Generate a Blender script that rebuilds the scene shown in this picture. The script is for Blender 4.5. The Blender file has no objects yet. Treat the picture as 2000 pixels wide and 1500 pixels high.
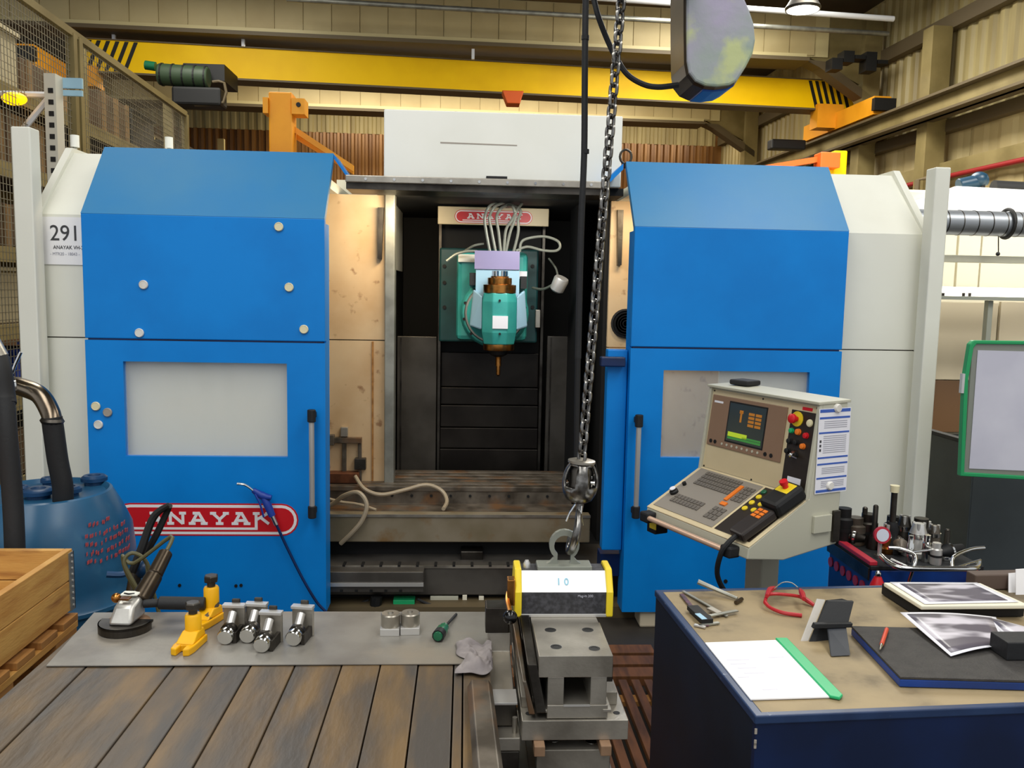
import bpy, bmesh, math, random
from math import sin, cos, tan, pi, radians, sqrt, atan2
from mathutils import Vector, Matrix, Euler
random.seed(7)
SC = bpy.context.scene
COL = SC.collection
V = Vector
# ------------------------------------------------------------------ camera
F = 1668.0
EYE = V((0, 0, 1.68))
YAW, PITCH, ROLL = radians(3.2), radians(6.2), 0.0192
fw = V((sin(YAW) * cos(PITCH), cos(YAW) * cos(PITCH), -sin(PITCH)))
r0 = V((cos(YAW), -sin(YAW), 0)); u0 = r0.cross(fw)
RT = r0 * cos(ROLL) + u0 * sin(ROLL)
UP = -r0 * sin(ROLL) + u0 * cos(ROLL)
cd = bpy.data.cameras.new('camera'); cam = bpy.data.objects.new('camera', cd); COL.objects.link(cam)
cam.matrix_world = Matrix((( RT.x, UP.x, -fw.x, EYE.x), (RT.y, UP.y, -fw.y, EYE.y), (RT.z, UP.z, -fw.z, EYE.z), (0, 0, 0, 1)))
cd.sensor_width = 36; cd.lens = F / 2000 * 36; cd.clip_start = .05; cd.clip_end = 200
SC.camera = cam
# ------------------------------------------------------------------ world, lights, exposure
w = bpy.data.worlds.new('world'); SC.world = w; w.use_nodes = True
w.node_tree.nodes['Background'].inputs[0].default_value = (0.93, 0.96, 1.0, 1)
w.node_tree.nodes['Background'].inputs[1].default_value = 0.52
SC.view_settings.view_transform = 'Standard'; SC.view_settings.look = 'None'
SC.view_settings.gamma = 1; SC.view_settings.exposure = 0.45; SC.view_settings.use_curve_mapping = False
def area(name, loc, size, power, color=(1, 1, 1), target=None, sy=None):
    l = bpy.data.lights.new(name, 'AREA'); l.energy = power; l.color = color; l.size = size
    if sy: l.shape = 'RECTANGLE'; l.size_y = sy
    o = bpy.data.objects.new(name, l); COL.objects.link(o); o.location = loc
    if target is not None:
        o.rotation_euler = (V(target) - V(loc)).to_track_quat('-Z', 'Y').to_euler()
    return o
area('roof_and_fill_light', (-1.5, -.5, 5.5), 2.0, 165, (1, .99, .95), sy=6)
area('roof_and_fill_light', (2.5, 1.0, 5.5), 1.6, 140, (1, .99, .95), sy=6)
area('roof_and_fill_light', (-3.0, 8.0, 5.5), 1.6, 170, (1, .97, .88), sy=5)
area('roof_and_fill_light', (3.2, 9.0, 5.5), 1.6, 300, (1, .97, .88), sy=5)
area('roof_and_fill_light', (1, 17.7, 5.3), 9, 95, (1, .88, .68), (1, 19.4, 3.2), sy=.8)  # added fill aimed at the back wall to brighten it
area('roof_and_fill_light', (4.9, 3.2, 5.0), 1.2, 30, (1, .97, .9), (4.6, 6.3, 1.6), sy=1.2).data.spread = radians(70)  # added unseen light that brightens the cream machine
area('roof_and_fill_light', (0, 14.6, 5.6), 7, 420, (1, .92, .76), sy=2)

# ------------------------------------------------------------------ helpers
def ray(x, y): return fw + RT * ((x - 1000) / F) - UP * ((y - 750) / F)
def U(x, y, Y=None, z=None, X=None, a=0):
    """point of the world seen at photo pixel (x, y) on the plane Y=, z= or X= (frame turned by a degrees)"""
    d = ray(x, y); a = radians(a)
    if Y is not None: t = Y / d.dot(V((-sin(a), cos(a), 0)))
    elif X is not None: t = X / d.dot(V((cos(a), sin(a), 0)))
    else: t = (z - EYE.z) / d.z
    return EYE + d * t
def rect(x0, y0, x1, y1, Y):
    """X and Z extents of a photo rectangle on plane Y"""
    xm, ym = (x0 + x1) / 2, (y0 + y1) / 2
    return U(x0, ym, Y=Y).x, U(x1, ym, Y=Y).x, U(xm, y1, Y=Y).z, U(xm, y0, Y=Y).z
def hexc(h):
    h = h.lstrip('#'); c = [int(h[i:i + 2], 16) / 255 for i in (0, 2, 4)]
    return tuple(((v / 12.92) if v <= .04045 else ((v + .055) / 1.055) ** 2.4) for v in c) + (1,)
MATS = {}
def pm(name, c, rough=.5, metal=0.0, c2=None, scale=4, lo=.4, hi=.65, bump=0, bscale=None, stretch=(1, 1, 1),
       emit=None, es=0, alpha=1, trans=0, detail=5, coat=0, c3=None, s3=2.0, lo3=.55, hi3=.7, spec=.5):
    if name in MATS: return MATS[name]
    m = bpy.data.materials.new(name); m.use_nodes = True; nt = m.node_tree; N = nt.nodes; L = nt.links
    b = N['Principled BSDF']; b.inputs['Base Color'].default_value = hexc(c)
    b.inputs['Roughness'].default_value = rough; b.inputs['Metallic'].default_value = metal
    b.inputs['Specular IOR Level'].default_value = spec
    if coat: b.inputs['Coat Weight'].default_value = coat; b.inputs['Coat Roughness'].default_value = .35
    if trans: b.inputs['Transmission Weight'].default_value = trans
    if alpha < 1: b.inputs['Alpha'].default_value = alpha
    if emit: b.inputs['Emission Color'].default_value = hexc(emit); b.inputs['Emission Strength'].default_value = es
    if c2 or bump:
        tc = N.new('ShaderNodeTexCoord'); oi = N.new('ShaderNodeObjectInfo')
        mul = N.new('ShaderNodeVectorMath'); mul.operation = 'SCALE'; mul.inputs[0].default_value = (13.1, 7.7, 5.3)
        L.new(oi.outputs['Random'], mul.inputs['Scale'])
        add = N.new('ShaderNodeVectorMath'); L.new(tc.outputs['Object'], add.inputs[0]); L.new(mul.outputs[0], add.inputs[1])
        mp = N.new('ShaderNodeVectorMath'); mp.operation = 'MULTIPLY'; mp.inputs[1].default_value = stretch
        L.new(add.outputs[0], mp.inputs[0])
    def noise(s, lo_, hi_):
        n = N.new('ShaderNodeTexNoise'); n.inputs['Scale'].default_value = s; n.inputs['Detail'].default_value = detail
        L.new(mp.outputs[0], n.inputs['Vector'])
        r = N.new('ShaderNodeMapRange'); r.inputs['From Min'].default_value = lo_; r.inputs['From Max'].default_value = hi_
        L.new(n.outputs['Fac'], r.inputs['Value']); return n, r
    if c2:
        n, r = noise(scale, lo, hi)
        mx = N.new('ShaderNodeMix'); mx.data_type = 'RGBA'; mx.inputs[6].default_value = hexc(c); mx.inputs[7].default_value = hexc(c2)
        L.new(r.outputs[0], mx.inputs[0]); out = mx.outputs[2]
        if c3:
            n3, r3 = noise(s3, lo3, hi3)
            m3 = N.new('ShaderNodeMix'); m3.data_type = 'RGBA'; m3.inputs[7].default_value = hexc(c3)
            L.new(out, m3.inputs[6]); L.new(r3.outputs[0], m3.inputs[0]); out = m3.outputs[2]
        L.new(out, b.inputs['Base Color'])
    if bump:
        nb = N.new('ShaderNodeTexNoise'); nb.inputs['Scale'].default_value = bscale or scale * 3; nb.inputs['Detail'].default_value = 4
        L.new(mp.outputs[0], nb.inputs['Vector'])
        bp = N.new('ShaderNodeBump'); bp.inputs['Strength'].default_value = bump; bp.inputs['Distance'].default_value = .01
        L.new(nb.outputs['Fac'], bp.inputs['Height']); L.new(bp.outputs[0], b.inputs['Normal'])
    MATS[name] = m
    return m
M = dict(
 blue=pm('blue paint', '#0086de', .45, c2='#007ed4', scale=3, bump=.03, bscale=300, spec=.3),
 bluepale=pm('pale blue paint', '#2b82bc', .42, c2='#3f88b6', scale=2.5, lo=.35, hi=.75, coat=.2),  # paler, greyer blue than the door panels
 bluedk=pm('dark blue paint', '#04285c', .4, c2='#031c44', scale=5),
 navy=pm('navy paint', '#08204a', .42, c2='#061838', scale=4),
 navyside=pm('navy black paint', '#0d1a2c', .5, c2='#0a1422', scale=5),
 grey=pm('light grey paint', '#e6e6da', .5, c2='#dcdbce', scale=2, lo=.35, hi=.8),
 white=pm('white paint', '#fbfbf2', .45, c2='#f4f4ea', scale=2),
 beige=pm('beige panel', '#d9bd95', .45, c2='#c9a77c', scale=3, c3='#9a7350', s3=14, lo3=.62, hi3=.72),
 black=pm('black', '#0b0b0c', .6), rubber=pm('black rubber', '#17181a', .65, bump=.1, bscale=80),
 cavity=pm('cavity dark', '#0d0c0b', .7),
 steel=pm('steel', '#b9b3a7', .36, .75, c2='#8c867b', scale=6, bump=.05, bscale=120),
 steeld=pm('dark steel', '#5b5751', .42, 1, c2='#3d3935', scale=7, bump=.06, bscale=90),
 chrome=pm('chrome', '#d9d9d6', .16, 1), alu=pm('aluminium', '#d4d2ce', .32, .6),
 cast=pm('oily cast iron', '#756c60', .42, .4, c2='#4a4238', scale=9, c3='#7d5a3a', s3=5),
 tableface=pm('machine table face', '#9c907a', .4, .35, c2='#85795f', scale=4, c3='#8a6c45', s3=7),
 slideway=pm('slideway', '#65615b', .35, .45, c2='#4f4b46', scale=5),
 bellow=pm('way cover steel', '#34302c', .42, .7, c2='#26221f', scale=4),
 bellowl=pm('way cover grey', '#5c5852', .45, .6, c2='#48443e', scale=4),  # paler grey of the side way covers and supply duct
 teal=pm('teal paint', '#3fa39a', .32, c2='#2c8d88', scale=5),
 brass=pm('brass', '#c08545', .28, 1, c2='#8a5826', scale=20),
 yellow=pm('crane yellow', '#f8c800', .5, c2='#f0be00', scale=2, spec=.2),
 yellow2=pm('jack yellow', '#f2b400', .42, c2='#e3a300', scale=8, c3='#5a5040', s3=16, lo3=.64, hi3=.67),
 orange=pm('orange yellow paint', '#f0a21c', .5, c2='#df9010', scale=2),
 orangered=pm('orange red paint', '#d85a14', .5),
 cream=pm('cream cladding', '#c3b283', .55, c2='#b5a273', scale=1.2),
 creamedge=pm('cream trim', '#cbbc8a', .5), duskbeam=pm('brown grey steel', '#5d5038', .6),
 brown=pm('brown cladding', '#8a6234', .3, .2, c2='#6f4a26', scale=1.5, stretch=(4, 4, .3)),
 tan=pm('tan wall cladding', '#a99a6a', .5, c2='#8d7d50', scale=1.2, stretch=(3, 3, .4)),
 tansteel=pm('tan steel', '#8f8054', .5, c2='#76683f', scale=2),
 ceil=pm('roof sheet', '#4b4030', .7, c2='#3b3225', scale=2),
 floor=pm('workshop floor', '#37322c', .6, c2='#27231f', scale=3, bump=.1),
 drum=pm('drum blue', '#265c80', .3, c2='#1e4e70', scale=4, c3='#33617f', s3=12, lo3=.6, hi3=.8),
 drumcap=pm('drum cap blue', '#173f66', .35),
 crate=pm('crate wood', '#cf9f55', .6, c2='#b98440', scale=5, stretch=(1, 1, 7), c3='#9c6a34', s3=4, lo3=.58, hi3=.72, bump=.1, bscale=30),
 pallet=pm('pallet wood', '#b07c40', .7, c2='#8e602e', scale=4, stretch=(1, 1, 6)),
 plank=pm('oily bench plank', '#705836', .5, c2='#564632', scale=3.2, lo=.38, hi=.6, stretch=(4, 1, 1), c3='#46403a', s3=2.4, lo3=.42, hi3=.62, bump=.25, bscale=12),
 sheet=pm('worn steel sheet', '#8c8880', .42, .25, c2='#76716a', scale=5, c3='#93897a', s3=3, bump=.05, bscale=60),
 desk=pm('worn desk top', '#9f8c69', .6, c2='#85765a', scale=6, c3='#665840', s3=6, lo3=.54, hi3=.68, bump=.08, bscale=60),
 matgrey=pm('ribbed black mat', '#393633', .7, c2='#302d2b', scale=30, bump=.3, bscale=200),
 paper=pm('paper', '#ecebf1', .6), paperw=pm('paper white', '#f4f3f4', .55),
 ink=pm('ink', '#3a3a3e', .6), inkl=pm('grey ink', '#a9a9b2', .6), inkb=pm('blue ink', '#3b5fb4', .6),
 red=pm('red', '#d01622', .4), redp=pm('dark red plastic', '#b3222a', .35), green=pm('green plastic', '#1cae6c', .35),
 greend=pm('dark green plastic', '#14603f', .35), yel=pm('yellow plastic', '#ecd028', .4), ora=pm('orange plastic', '#ec7c22', .4),
 blu=pm('blue plastic', '#1f3f9c', .4), cap=pm('cap white', '#e6e3dc', .4, c2='#d4cfc3', scale=20),
 capc=pm('cap cream', '#e8dfb8', .4), capg=pm('cap grey', '#a59c90', .4),
 glass=pm('glass', '#f4f6f4', .03, alpha=.18), consb=pm('console beige', '#d9c8a2', .45, c2='#cfbd96', scale=3),
 consg=pm('console grey', '#bdbba8', .45), bezel=pm('bezel brown', '#8c6f58', .45), panelblk=pm('switch panel', '#2a2119', .4),
 keyp=pm('key plate', '#8f877c', .5), key=pm('key grey', '#6b645c', .5), screen=pm('screen', '#2c3029', .15, emit='#2c3029', es=.25),
 scg=pm('screen green', '#3f7a3c', .4, emit='#3f9a3c', es=.2), scy=pm('screen lime', '#a8bf2c', .4, emit='#b0c82c', es=.3),
 sco=pm('screen orange', '#b07022', .4, emit='#c07a22', es=.15),
 mesh=pm('galvanised mesh', '#8d8672', .5, .3), galv=pm('galvanised steel', '#a6a69c', .4, .7, c2='#8b8b82', scale=8),
 hose=pm('cloudy hose', '#a79880', .4), hosegrey=pm('grey conduit', '#8e9186', .4, .3),
 cloth=pm('grey rag', '#9c9491', .9, c2='#7b7474', scale=10, c3='#4d5570', s3=7, lo3=.6, hi3=.68, bump=.3, bscale=40),
 worn=pm('worn hoist cover', '#8fa38c', .5, c2='#a39cb0', scale=6, c3='#b8bf88', s3=9, lo3=.55, hi3=.66, bump=.15, bscale=30),
 hoistblue=pm('hoist blue', '#0c4fa8', .35), hoistbrown=pm('hoist side metal', '#5d5142', .3, .8, c2='#3d342a', scale=4),
 chain=pm('chain steel', '#8f8d89', .28, 1, c2='#5f5c58', scale=60),
 mwhite=pm('bright white label', '#fbfbfb', .35), mblack=pm('speckled black', '#2b2b2e', .45, c2='#45454a', scale=80),
 duck=pm('duckboard', '#7d4f2c', .6, c2='#5b3a22', scale=5, stretch=(6, 1, 1)),
 creamm=pm('cream machine', '#efe9d2', .4), creamd=pm('cream machine panel', '#d8cbb0', .45), partg=pm('partition grey', '#3c4346', .6, c2='#353b3e', scale=4),
 brownp=pm('brown window strip stand-in', '#6e5238', .25), drumtxt=pm('drum red print', '#b04a4e', .5), stamp=pm('stamp', '#5a3318', .7),
 motor=pm('hoist green', '#33452f', .45), goodsa=pm('dull crate wood', '#5c452c', .7, c2='#453420', scale=4), goodsb=pm('dull pale wood', '#87683f', .7, c2='#6d5433', scale=4), goodsc=pm('dull cream', '#a3987a', .6), tealdk=pm('shaded teal paint', '#1c4f50', .45, c2='#173c3e', scale=5),  # tealdk: teal with the cavity shade put into the colour
 purple=pm('lilac sheet', '#8d86ae', .5), skyb=pm('pale blue sheet', '#9fc6dc', .45),
 toolred=pm('trolley red', '#c02a3c', .45), dial=pm('dial', '#dfe4f0', .3), trolley=pm('trolley blue', '#0a3c8c', .4, c2='#08306f', scale=4),
 photo=pm('photo print', '#cfcad2', .35, c2='#5c5660', scale=7, lo=.42, hi=.55, detail=2, stretch=(1, 2.2, 1)),
 lamp=pm('lamp glow', '#ffffff', .4, emit='#fffbea', es=12), amber=pm('amber glow', '#ffc000', .4, emit='#ffb800', es=1.6),
 conduit=pm('white conduit', '#d9dbe0', .4), pipered=pm('red pipe', '#8f1f22', .45), filmclear=pm('clear sheet', '#e6e6e6', .15, alpha=.35),
 penred=pm('pen red', '#cf4a2e', .35), wood=pm('spacer wood', '#8f7156', .7, c2='#7a5d44', scale=12),
)
def wm(o):
    m = o.matrix_basis.copy()
    while o.parent: o = o.parent; m = o.matrix_basis @ m
    return m
LOCAL = set()
def root_of(o):
    while o.parent: o = o.parent
    return o
class G:
    def __init__(s): s.b = bmesh.new()
    def box(s, x0, x1, y0, y1, z0, z1, Mx=None):
        vs = [V((x, y, z)) for z in (z0, z1) for y in (y0, y1) for x in (x0, x1)]
        if Mx is not None: vs = [Mx @ v for v in vs]
        v = [s.b.verts.new(p) for p in vs]
        for f in ((0, 2, 3, 1), (4, 5, 7, 6), (0, 1, 5, 4), (2, 6, 7, 3), (0, 4, 6, 2), (1, 3, 7, 5)): s.b.faces.new([v[i] for i in f])
        return s
    def cyl(s, p0, p1, r, r2=None, n=16):
        p0, p1 = V(p0), V(p1); r2 = r if r2 is None else r2
        q = (p1 - p0).to_track_quat('Z', 'X').to_matrix()
        a = [s.b.verts.new(p0 + q @ V((r * cos(2 * pi * i / n), r * sin(2 * pi * i / n), 0))) for i in range(n)]
        b = [s.b.verts.new(p1 + q @ V((r2 * cos(2 * pi * i / n), r2 * sin(2 * pi * i / n), 0))) for i in range(n)]
        for i in range(n): s.b.faces.new((a[i], a[(i + 1) % n], b[(i + 1) % n], b[i]))
        s.b.faces.new(a[::-1]); s.b.faces.new(b)
        return s
    def tube(s, pts, r, n=8, sub=6, closed=False, flat=1.0):
        pts = [V(p) for p in pts]; rr = r if isinstance(r, (list, tuple)) else [r] * len(pts)
        P = []; RR = []
        m = len(pts)
        if sub > 1 and m > 2:
            rng = m if closed else m - 1
            for i in range(rng):
                g = (lambda k: pts[k % m]) if closed else (lambda k: pts[max(0, min(m - 1, k))])
                a, b, c, d = g(i - 1), g(i), g(i + 1), g(i + 2)
                for j in range(sub):
                    t = j / sub
                    P.append(.5 * ((2 * b) + (c - a) * t + (2 * a - 5 * b + 4 * c - d) * t * t + (3 * b - a - 3 * c + d) * t ** 3))
                    RR.append(rr[i % m] * (1 - t) + rr[(i + 1) % m] * t)
            if not closed: P.append(pts[-1]); RR.append(rr[-1])
        else: P, RR = pts, rr
        rings = []; k = len(P); prev = None
        for i, p in enumerate(P):
            t = (P[(i + 1) % k] - P[i - 1]) if closed else (P[min(k - 1, i + 1)] - P[max(0, i - 1)])
            t = t.normalized() if t.length > 1e-9 else V((0, 0, 1))
            if prev is None:
                x = t.orthogonal().normalized()
            else:
                x = prev - t * prev.dot(t); x = x.normalized() if x.length > 1e-6 else t.orthogonal().normalized()
            prev = x; y = t.cross(x)
            rings.append([s.b.verts.new(p + (x * cos(2 * pi * j / n) + y * sin(2 * pi * j / n) * flat) * RR[i]) for j in range(n)])
        for i in range(k if closed else k - 1):
            A, B = rings[i], rings[(i + 1) % k]
            for j in range(n): s.b.faces.new((A[j], A[(j + 1) % n], B[(j + 1) % n], B[j]))
        if not closed: s.b.faces.new(rings[0][::-1]); s.b.faces.new(rings[-1])
        return s
    def lathe(s, prof, c=(0, 0, 0), axis=(0, 0, 1), n=24):
        q = V(axis).to_track_quat('Z', 'X').to_matrix(); c = V(c); rings = []
        for r, z in prof:
            if r < 1e-5: rings.append([s.b.verts.new(c + q @ V((0, 0, z)))])
            else: rings.append([s.b.verts.new(c + q @ V((r * cos(2 * pi * i / n), r * sin(2 * pi * i / n), z))) for i in range(n)])
        for A, B in zip(rings, rings[1:]):
            if len(A) == 1 and len(B) == 1: continue
            for i in range(n):
                j = (i + 1) % n
                if len(A) == 1: s.b.faces.new((A[0], B[j], B[i]))
                elif len(B) == 1: s.b.faces.new((A[i], A[j], B[0]))
                else: s.b.faces.new((A[i], A[j], B[j], B[i]))
        if len(rings[0]) > 1: s.b.faces.new(rings[0][::-1])
        if len(rings[-1]) > 1: s.b.faces.new(rings[-1])
        return s
    def prism(s, poly, vec):
        vec = V(vec); a = [s.b.verts.new(V(p)) for p in poly]; b = [s.b.verts.new(V(p) + vec) for p in poly]; n = len(a)
        s.b.faces.new(a[::-1]); s.b.faces.new(b)
        for i in range(n): s.b.faces.new((a[i], a[(i + 1) % n], b[(i + 1) % n], b[i]))
        return s
    def ring(s, outer, inner, vec):
        vec = V(vec); n = len(outer)
        A = [s.b.verts.new(V(p)) for p in outer]; B = [s.b.verts.new(V(p)) for p in inner]
        C = [s.b.verts.new(V(p) + vec) for p in outer]; D = [s.b.verts.new(V(p) + vec) for p in inner]
        for i in range(n):
            j = (i + 1) % n
            for q in ((A[i], B[i], B[j], A[j]), (C[i], C[j], D[j], D[i]), (A[i], A[j], C[j], C[i]), (B[i], D[i], D[j], B[j])): s.b.faces.new(q)
        return s
    def ball(s, c, r, sc=(1, 1, 1), n=16):
        bmesh.ops.create_uvsphere(s.b, u_segments=n, v_segments=n // 2 + 2, radius=r, matrix=Matrix.Translation(V(c)) @ Matrix.Diagonal((*sc, 1)))
        return s
    def wedge(s, pts8):
        v = [s.b.verts.new(V(p)) for p in pts8]
        for f in ((0, 3, 2, 1), (4, 5, 6, 7), (0, 1, 5, 4), (1, 2, 6, 5), (2, 3, 7, 6), (3, 0, 4, 7)): s.b.faces.new([v[i] for i in f])
        return s
    def out(s, name, mat, parent=None, bevel=0, smooth=False, Mx=None, **props):
        if Mx is not None: bmesh.ops.transform(s.b, matrix=Mx, verts=s.b.verts)
        bmesh.ops.recalc_face_normals(s.b, faces=s.b.faces)
        me = bpy.data.meshes.new(name); o = bpy.data.objects.new(name, me); COL.objects.link(o)
        if parent is not None:
            if root_of(parent).name not in LOCAL:
                bmesh.ops.transform(s.b, matrix=wm(parent).inverted(), verts=s.b.verts)
            o.parent = parent
        else:
            vs = [v.co for v in s.b.verts]
            c = V(((min(v.x for v in vs) + max(v.x for v in vs)) / 2, (min(v.y for v in vs) + max(v.y for v in vs)) / 2, min(v.z for v in vs)))
            bmesh.ops.translate(s.b, vec=-c, verts=s.b.verts); o.location = c
        s.b.to_mesh(me); s.b.free()
        if isinstance(mat, str): mat = M[mat]
        me.materials.append(mat)
        if smooth:
            for p in me.polygons: p.use_smooth = True
            me.set_sharp_from_angle(angle=radians(38))
        if bevel:
            md = o.modifiers.new('bevel', 'BEVEL'); md.width = bevel; md.segments = 2; md.limit_method = 'ANGLE'; md.angle_limit = radians(35)
        for k, v in props.items(): o[k] = v
        return o
def thing(name, label, cat, loc=(0, 0, 0), rz=0, group=None, local=False, kind=None):
    o = bpy.data.objects.new(name, None); COL.objects.link(o); o.empty_display_size = .1
    o.location = loc; o.rotation_euler = (0, 0, rz)
    if kind: o['kind'] = kind
    else: o['label'] = label; o['category'] = cat
    if group: o['group'] = group
    if local: LOCAL.add(o.name)
    return o
def tag(o, label, cat, group=None):
    o['label'] = label; o['category'] = cat
    if group: o['group'] = group
    return o
def bx(name, mat, e, parent=None, bevel=0, **k): return G().box(*e).out(name, mat, parent, bevel, **k)
def kids(o): return [c for c in COL.objects if c.parent == o]
def dup(root, loc, rz=None, label=None, group=None):
    r = root.copy(); COL.objects.link(r); r.location = loc
    if rz is not None: r.rotation_euler = (0, 0, rz)
    if label: r['label'] = label
    if group: r['group'] = group
    for ch in kids(root):
        c = ch.copy(); COL.objects.link(c); c.parent = r
        for g in kids(ch): d = g.copy(); COL.objects.link(d); d.parent = c
    return r
def cpart(o, parent, loc, rot=None):
    c = o.copy(); COL.objects.link(c); c.parent = parent; c.location = loc
    if rot is not None: c.rotation_euler = rot
    return c
def frame(o, ex, ey, ez):
    ex, ey, ez = V(ex), V(ey), V(ez)
    return Matrix(((ex.x, ey.x, ez.x, o[0]), (ex.y, ey.y, ez.y, o[1]), (ex.z, ey.z, ez.z, o[2]), (0, 0, 0, 1)))
# slab-serif letters on a unit cell
LET = {
 'A': [((.13, .03), (.47, .97)), ((.87, .03), (.53, .97)), ((.3, .33), (.7, .33)), ((0, .06), (.36, .06)), ((.64, .06), (1, .06)), ((.22, .94), (.6, .94))],
 'N': [((.17, 0), (.17, 1)), ((.17, .97), (.83, .03)), ((.83, 0), (.83, 1)), ((0, .06), (.36, .06)), ((0, .94), (.28, .94)), ((.64, .94), (1, .94))],
 'Y': [((.5, 0), (.5, .45)), ((.5, .42), (.14, .95)), ((.5, .42), (.86, .95)), ((.3, .06), (.7, .06)), ((0, .94), (.32, .94)), ((.68, .94), (1, .94))],
 'K': [((.17, -.42), (.17, 1)), ((.2, .42), (.8, .95)), ((.42, .58), (.85, .05)), ((0, .94), (.36, .94)), ((.66, .94), (1.05, .94))],
}
def letters(text, Mx, w, h, gap, th, dep):
    g = G()
    for i, ch in enumerate(text):
        ox = i * (w + gap)
        for si, (a, b) in enumerate(LET[ch]):
            p, q = V((ox + a[0] * w, 0, a[1] * h)), V((ox + b[0] * w, 0, b[1] * h)); d = (q - p).normalized(); n = V((-d.z, 0, d.x)) * th / 2
            g.prism([Mx @ (p + n), Mx @ (q + n), Mx @ (q - n), Mx @ (p - n)], (Mx.to_3x3() @ V((0, -dep * (1 + .12 * si), 0))))
    return g
def pill(x0, x1, z0, z1, n=10):
    r = (z1 - z0) / 2; zc = (z0 + z1) / 2; P = []
    for i in range(n + 1): a = -pi / 2 + pi * i / n; P.append((x1 - r + r * cos(a), zc + r * sin(a)))
    for i in range(n + 1): a = pi / 2 + pi * i / n; P.append((x0 + r + r * cos(a), zc + r * sin(a)))
    return P
def logo(parent, x0, x1, z0, z1, Y):
    """red pill emblem with white rings and slab letters, built on plane Y facing the viewer"""
    H = z1 - z0; e = .0012
    def pl(k, dep, mat):
        P = pill(x0 + H * k, x1 - H * k, z0 + H * k, z1 - H * k)
        return G().prism([(x, Y, z) for x, z in P], (0, -dep, 0)).out('emblem_plate', mat, parent)
    base = pl(0, .002, 'red'); pl(.045, .0028, 'paperw'); pl(.13, .0036, 'red')
    g = letters('ANAYAK', Matrix.Translation((x0 + H * .95, Y - .0036, z0 + H * .36)), H * .56, H * .36, ((x1 - x0) - 1.75 * H - 6 * H * .56) / 5, H * .085, .0012)
    w6 = H * .56; gp = ((x1 - x0) - 1.75 * H - 6 * w6) / 5; xk = x0 + H * .95 + 5 * (w6 + gp) + .17 * w6
    g.box(x0 + H * .6, xk + H * .04, Y - .0048, Y - .0036, z0 + H * .19, z0 + H * .26)
    g.out('emblem_letters', 'paperw', parent)
# ================================================================== STRUCTURE (hall frame is turned AB degrees from the machine)
AB = 2.2
RB = Matrix.Rotation(radians(AB), 4, 'Z')
def hb(x, y, z): return RB @ V((x, y, z))
def unB(p): return RB.inverted() @ p
g = G(); g.box(-14, 8, -4, 20, -.1, 0, RB)
fl = g.out('floor', 'floor', kind='structure')
g = G(); g.box(-14, 6.7, -2, 20, 5.95, 6.05, RB)
g.out('ceiling', 'ceil', kind='structure')
# back wall: brown ribbed sheets below, tan above, sheets are parts
bw = G().box(-13, 6.6, 19.2, 19.3, 0, 6, RB).out('wall_back', 'brown', kind='structure')
def rib_panel(w, z0, z1, nrib, dep=.03):
    """ribbed sheet in its own frame: x along the width, -y outward"""
    g = G(); pts = []
    p = w / nrib
    for i in range(nrib):
        a = i * p; pts += [(a + .004, 0), (a + p * .18, -dep), (a + p * .55, -dep), (a + p * .7, 0)]
    pts.append((w - .004, 0)); pts += [(w - .004, .012), (.004, .012)]
    g.prism([V((x, y, z0)) for x, y in pts], (0, 0, z1 - z0)); return g
def panels(parent, name, mat, w, z0, z1, nrib, spots, rz, dep=.03):
    first = None
    iw = wm(parent).inverted()
    for p in spots:
        m4 = iw @ (Matrix.Translation(p) @ Matrix.Rotation(rz, 4, 'Z'))
        if first is None:
            first = rib_panel(w, z0, z1, nrib, dep)
            LOCAL.add(root_of(parent).name); first = first.out(name, mat, parent); LOCAL.discard(root_of(parent).name); o = first
        else: o = cpart(first, parent, (0, 0, 0))
        o.matrix_basis = m4
panels(bw, 'cladding_sheet', 'brown', .9, 1.4, 5.0, 6, [hb(-12.6 + .9 * i, 19.18, 0) for i in range(21)], radians(AB), .06)
panels(bw, 'upper_sheet', 'tan', .9, 5.0, 5.9, 5, [hb(-12.6 + .9 * i, 19.18, 0) for i in range(21)], radians(AB))
# right wall at hall x = 6.45
XW = 6.45
rw = G().box(XW, XW + .1, 2, 19.2, 0, 5.95, RB).out('wall_right', 'tan', kind='structure')
panels(rw, 'cladding_sheet', 'tan', 1.0, 3.80, 5.9, 5, [hb(XW - .01, 19 - 1.0 * i, 0) for i in range(14)], radians(AB - 90), .035)
panels(rw, 'lower_sheet', 'cream', 1.0, 0, 3.76, 2, [hb(XW - .01, 19 - 1.0 * i, 0) for i in range(14)], radians(AB - 90), .02)
def trimbar(name, mat, x0, x1, y0, y1, z0, z1): return G().box(x0, x1, y0, y1, z0, z1, RB).out(name, mat, kind='structure')
trimbar('trim_1', 'duskbeam', XW - .16, XW - .03, 3, 19, 4.98, 5.16)
trimbar('trim_2', 'duskbeam', XW - .16, XW - .03, 3, 19, 3.74, 3.88)
trimbar('trim_3', 'tansteel', XW - .2, XW - .03, 3, 19, 3.2, 3.36)
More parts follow.
